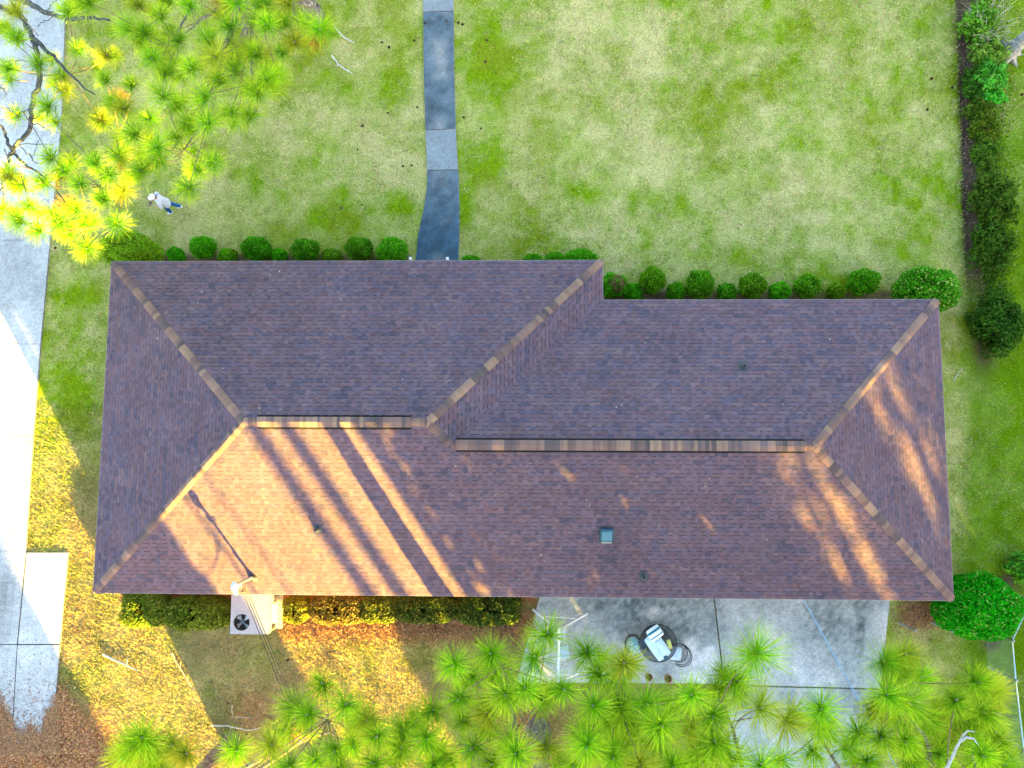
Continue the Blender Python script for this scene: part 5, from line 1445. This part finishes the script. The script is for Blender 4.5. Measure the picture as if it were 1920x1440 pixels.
def build_person():
    # local frame: +x forward (where the person looks), z up, 1.68 m tall
    rear = un(340.5, 388, 0.04); front = un(322.5, 399, 0.04)
    mid = (rear + front) / 2; mid[2] = 0
    ang = math.radians(196)
    per = empty('person', mid, 'person in white cap, pale shirt and blue jeans walking on the lawn holding a controller', 'person', rz=ang)
    per.scale = (0.94, 0.94, 0.94)
    Ri = np.array([[math.cos(ang), math.sin(ang)], [-math.sin(ang), math.cos(ang)]])
    lf = Ri @ (front - mid)[:2] / 0.94; rf = Ri @ (rear - mid)[:2] / 0.94
    hipz = 0.86
    SK = (0.50, 0.31, 0.22)
    # joints
    J = {}
    J['pelvis'] = (0, 0, 0.92); J['waist'] = (0.02, 0, 1.06); J['chest'] = (0.06, 0, 1.26); J['neck'] = (0.09, 0, 1.42); J['head'] = (0.13, 0, 1.52); J['crown'] = (0.14, 0, 1.63)
    sgn = 1 if lf[1] > rf[1] else -1
    hips = {1: (0, 0.095 * sgn, 0.88), -1: (0, -0.095 * sgn, 0.88)}
    feet = {1: lf, -1: rf}
    bodyV = [J['pelvis'], J['waist'], J['chest'], J['neck'], J['head'], J['crown']]; bodyE = [(0, 1), (1, 2), (2, 3), (3, 4), (4, 5)]
    bodyR = [(0.10, 0.085), (0.095, 0.08), (0.11, 0.08), 0.052, (0.082, 0.095), (0.075, 0.085)]
    def add(p, r, link):
        bodyV.append(p); bodyR.append(r); bodyE.append((link, len(bodyV) - 1)); return len(bodyV) - 1
    legs = {}
    for k in (1, -1):
        h = np.array(hips[k]); f = np.array([feet[k][0], feet[k][1], 0.09])
        kn = (h + f) / 2 + np.array([0.07, 0, 0.03])
        a = add(tuple(h), 0.088, 0); b = add(tuple(kn), 0.058, a); c = add(tuple(f), 0.038, b); d = add((f[0] + 0.13, f[1], 0.045), 0.035, c)
        legs[k] = (h, kn, f)
    arms = {}
    for s in (1, -1):
        sh = np.array([0.06, 0.19 * s, 1.36]); el = np.array([0.10, 0.25 * s, 1.10]); wr = np.array([0.32, 0.11 * s, 1.13]); pm = np.array([0.39, 0.075 * s, 1.15])
        a = add(tuple(sh), 0.045, 2); b = add(tuple(el), 0.04, a); c = add(tuple(wr), 0.026, b); d = add(tuple(pm), (0.032, 0.02), c)
        arms[s] = (sh, el, wr, pm)
    body = skin_obj('body', bodyV, bodyE, bodyR, M_skin, per, SK)
    # hands: five bent fingers closing on the controller; face: nose, ears, eyes, mouth
    mb = MB()
    for s in (1, -1):
        pm = arms[s][3]
        for i, (dz, ln) in enumerate(((0.026, 0.062), (0.010, 0.072), (-0.007, 0.068), (-0.022, 0.054))):
            p0 = pm + np.array([0.012, -0.002 * s, dz]); p1 = p0 + np.array([ln * .5, -0.004 * s, 0.0]); p2 = p1 + np.array([ln * .2, -0.022 * s, -0.004]); p3 = p2 + np.array([-ln * .12, -0.02 * s, -0.004])
            mb.tube([p0, p1, p2, p3], [0.0095, 0.009, 0.008, 0.006], SK, 6)
        q0 = arms[s][2] * .35 + pm * .65 + np.array([0, -0.02 * s, 0.012]); mb.tube([q0, q0 + np.array([0.03, -0.025 * s, 0.022]), q0 + np.array([0.055, -0.03 * s, 0.02])], [0.012, 0.0105, 0.008], SK, 6)
    hands = mb.build('hand', M_skin, per)
    mb = MB()
    mb.tube([(0.222, 0, 1.56), (0.245, 0, 1.525), (0.225, 0, 1.515)], [0.010, 0.016, 0.012], SK, 7)
    for s in (1, -1):
        mb.ball((0.13, 0.088 * s, 1.53), (0.02, 0.012, 0.032), SK, 8, 6)
        mb.ball((0.214, 0.032 * s, 1.555), (0.008, 0.014, 0.008), (0.06, 0.04, 0.03), 8, 6)
    mb.ball((0.221, 0, 1.488), (0.008, 0.024, 0.007), (0.40, 0.17, 0.14), 8, 6)
    mb.build('face', M_skin, per)
    mb = MB(); mb.ball((0.105, 0, 1.575), (0.105, 0.096, 0.075), (0.12, 0.08, 0.05), 14, 9); mb.build('hair', M_cloth, per)
    mb = MB()
    mb.lathe((0.135, 0, 1.585), [(0.108, 0.0), (0.108, 0.03), (0.092, 0.075), (0.05, 0.10), (0.0001, 0.107)], (0.75, 0.76, 0.76), 18)
    mb.ball((0.135, 0, 1.692), 0.008, (0.7, 0.7, 0.7), 6, 4)
    br = []
    for t in np.linspace(-1.15, 1.15, 13): br.append((0.135 + 0.108 * math.cos(t), 0.108 * math.sin(t), 1.592))
    br2 = [(0.135 + (0.108 + 0.085 * math.cos(t * 1.2)) * math.cos(t * .82), (0.118) * math.sin(t * .9), 1.575) for t in np.linspace(-1.15, 1.15, 13)]
    for i in range(12): mb.face([br[i], br[i + 1], br2[i + 1], br2[i]], (0.76, 0.77, 0.77)); mb.face([tuple(np.array(x) - (0, 0, .006)) for x in (br2[i], br2[i + 1], br[i + 1], br[i])], (0.5, 0.5, 0.5))
    mb.build('cap', M_cloth, per)
    # clothes
    SH = (0.58, 0.56, 0.64)
    mb = MB(); V = []; F = []; n = 20
    rings = [(0.0, 0.80, .146, .196), (0.0, 0.86, .144, .192), (0.0, 0.94, .138, .182), (0.02, 1.06, .130, .168), (0.045, 1.18, .134, .178), (0.06, 1.30, .130, .196), (0.068, 1.355, .118, .186), (0.078, 1.395, .096, .135), (0.086, 1.425, .070, .080), (0.090, 1.445, .060, .064), (0.090, 1.44, .054, .058)]
    for x0, z0, a_, b_ in rings:
        for k in range(n):
            t = 2 * math.pi * k / n; wr_ = 1 + 0.02 * math.sin(5 * t + 30 * z0)
            V.append((x0 + a_ * wr_ * math.cos(t), b_ * wr_ * math.sin(t), z0))
    for r_ in range(len(rings) - 1):
        for k in range(n): F.append((r_ * n + k, r_ * n + (k + 1) % n, r_ * n + n + (k + 1) % n, r_ * n + n + k))
    mb.indexed(V, F, SH)
    for s_ in (1, -1):
        sh, el, wr, pm = arms[s_]
        mb.tube([sh + np.array([-.005, -0.06 * s_, .0]), sh + np.array([0, -0.005 * s_, 0.0]), sh * .7 + el * .3, sh * .35 + el * .65, el * 1.0 + (wr - el) * .08], [0.074, 0.076, 0.072, 0.068, 0.066], SH, 12)
    mb.build('shirt', M_cloth, per)
    JE = (0.02, 0.10, 0.32)
    V = [(0, 0, 0.93), (0, 0, 0.86)]; E = [(0, 1)]; Rr = [(0.16, 0.122), (0.15, 0.12)]
    for k in (1, -1):
        h, kn, f = legs[k]; i = len(V)
        V += [tuple(h - (0, 0, .05)), tuple(kn), tuple(kn * .4 + f * .6), tuple(f + (0, 0, 0.04))]; Rr += [0.105, 0.078, 0.068, 0.062]; E += [(1, i), (i, i + 1), (i + 1, i + 2), (i + 2, i + 3)]
    skin_obj('jeans', V, E, Rr, M_cloth, per, JE)
    for k in (1, -1):
        f = legs[k][2]
        skin_obj('shoe', [(f[0] - 0.05, f[1], 0.075), (f[0] + 0.02, f[1], 0.085), (f[0] + 0.10, f[1], 0.065), (f[0] + 0.17, f[1], 0.055)], [(0, 1), (1, 2), (2, 3)], [(0.045, 0.05), (0.05, 0.055), (0.05, 0.04), (0.042, 0.032)], M_cloth, per, (0.74, 0.76, 0.74), root=1)
    # what the person holds
    mb = MB()
    o = per
    M = Matrix.Rotation(ang, 3, 'Z'); c = M @ Vector((0.44, 0, 1.15)) * 0.94 + Vector(tuple(mid))
    mb.box((0, 0, 0), (0.10, 0.15, 0.045), (0.06, 0.06, 0.065), ang, bev=0.015)
    for s in (1, -1):
        q = M @ Vector((0.0, 0.04 * s, 0.03)); mb.tube([q, q + Vector((0, 0, 0.02))], 0.008, (0.03, 0.03, 0.03), 6)
        q = M @ Vector((0.05, 0.05 * s, 0.0)); mb.tube([q, q + M @ Vector((0.10, 0.0, 0.05))], 0.006, (0.03, 0.03, 0.03), 5)
    co = mb.build('remote_controller', M_black); co.location = c
    tag(co, 'small dark remote controller held by the person', 'controller')
try:
    build_person()
except Exception as ex:
    import traceback; traceback.print_exc()
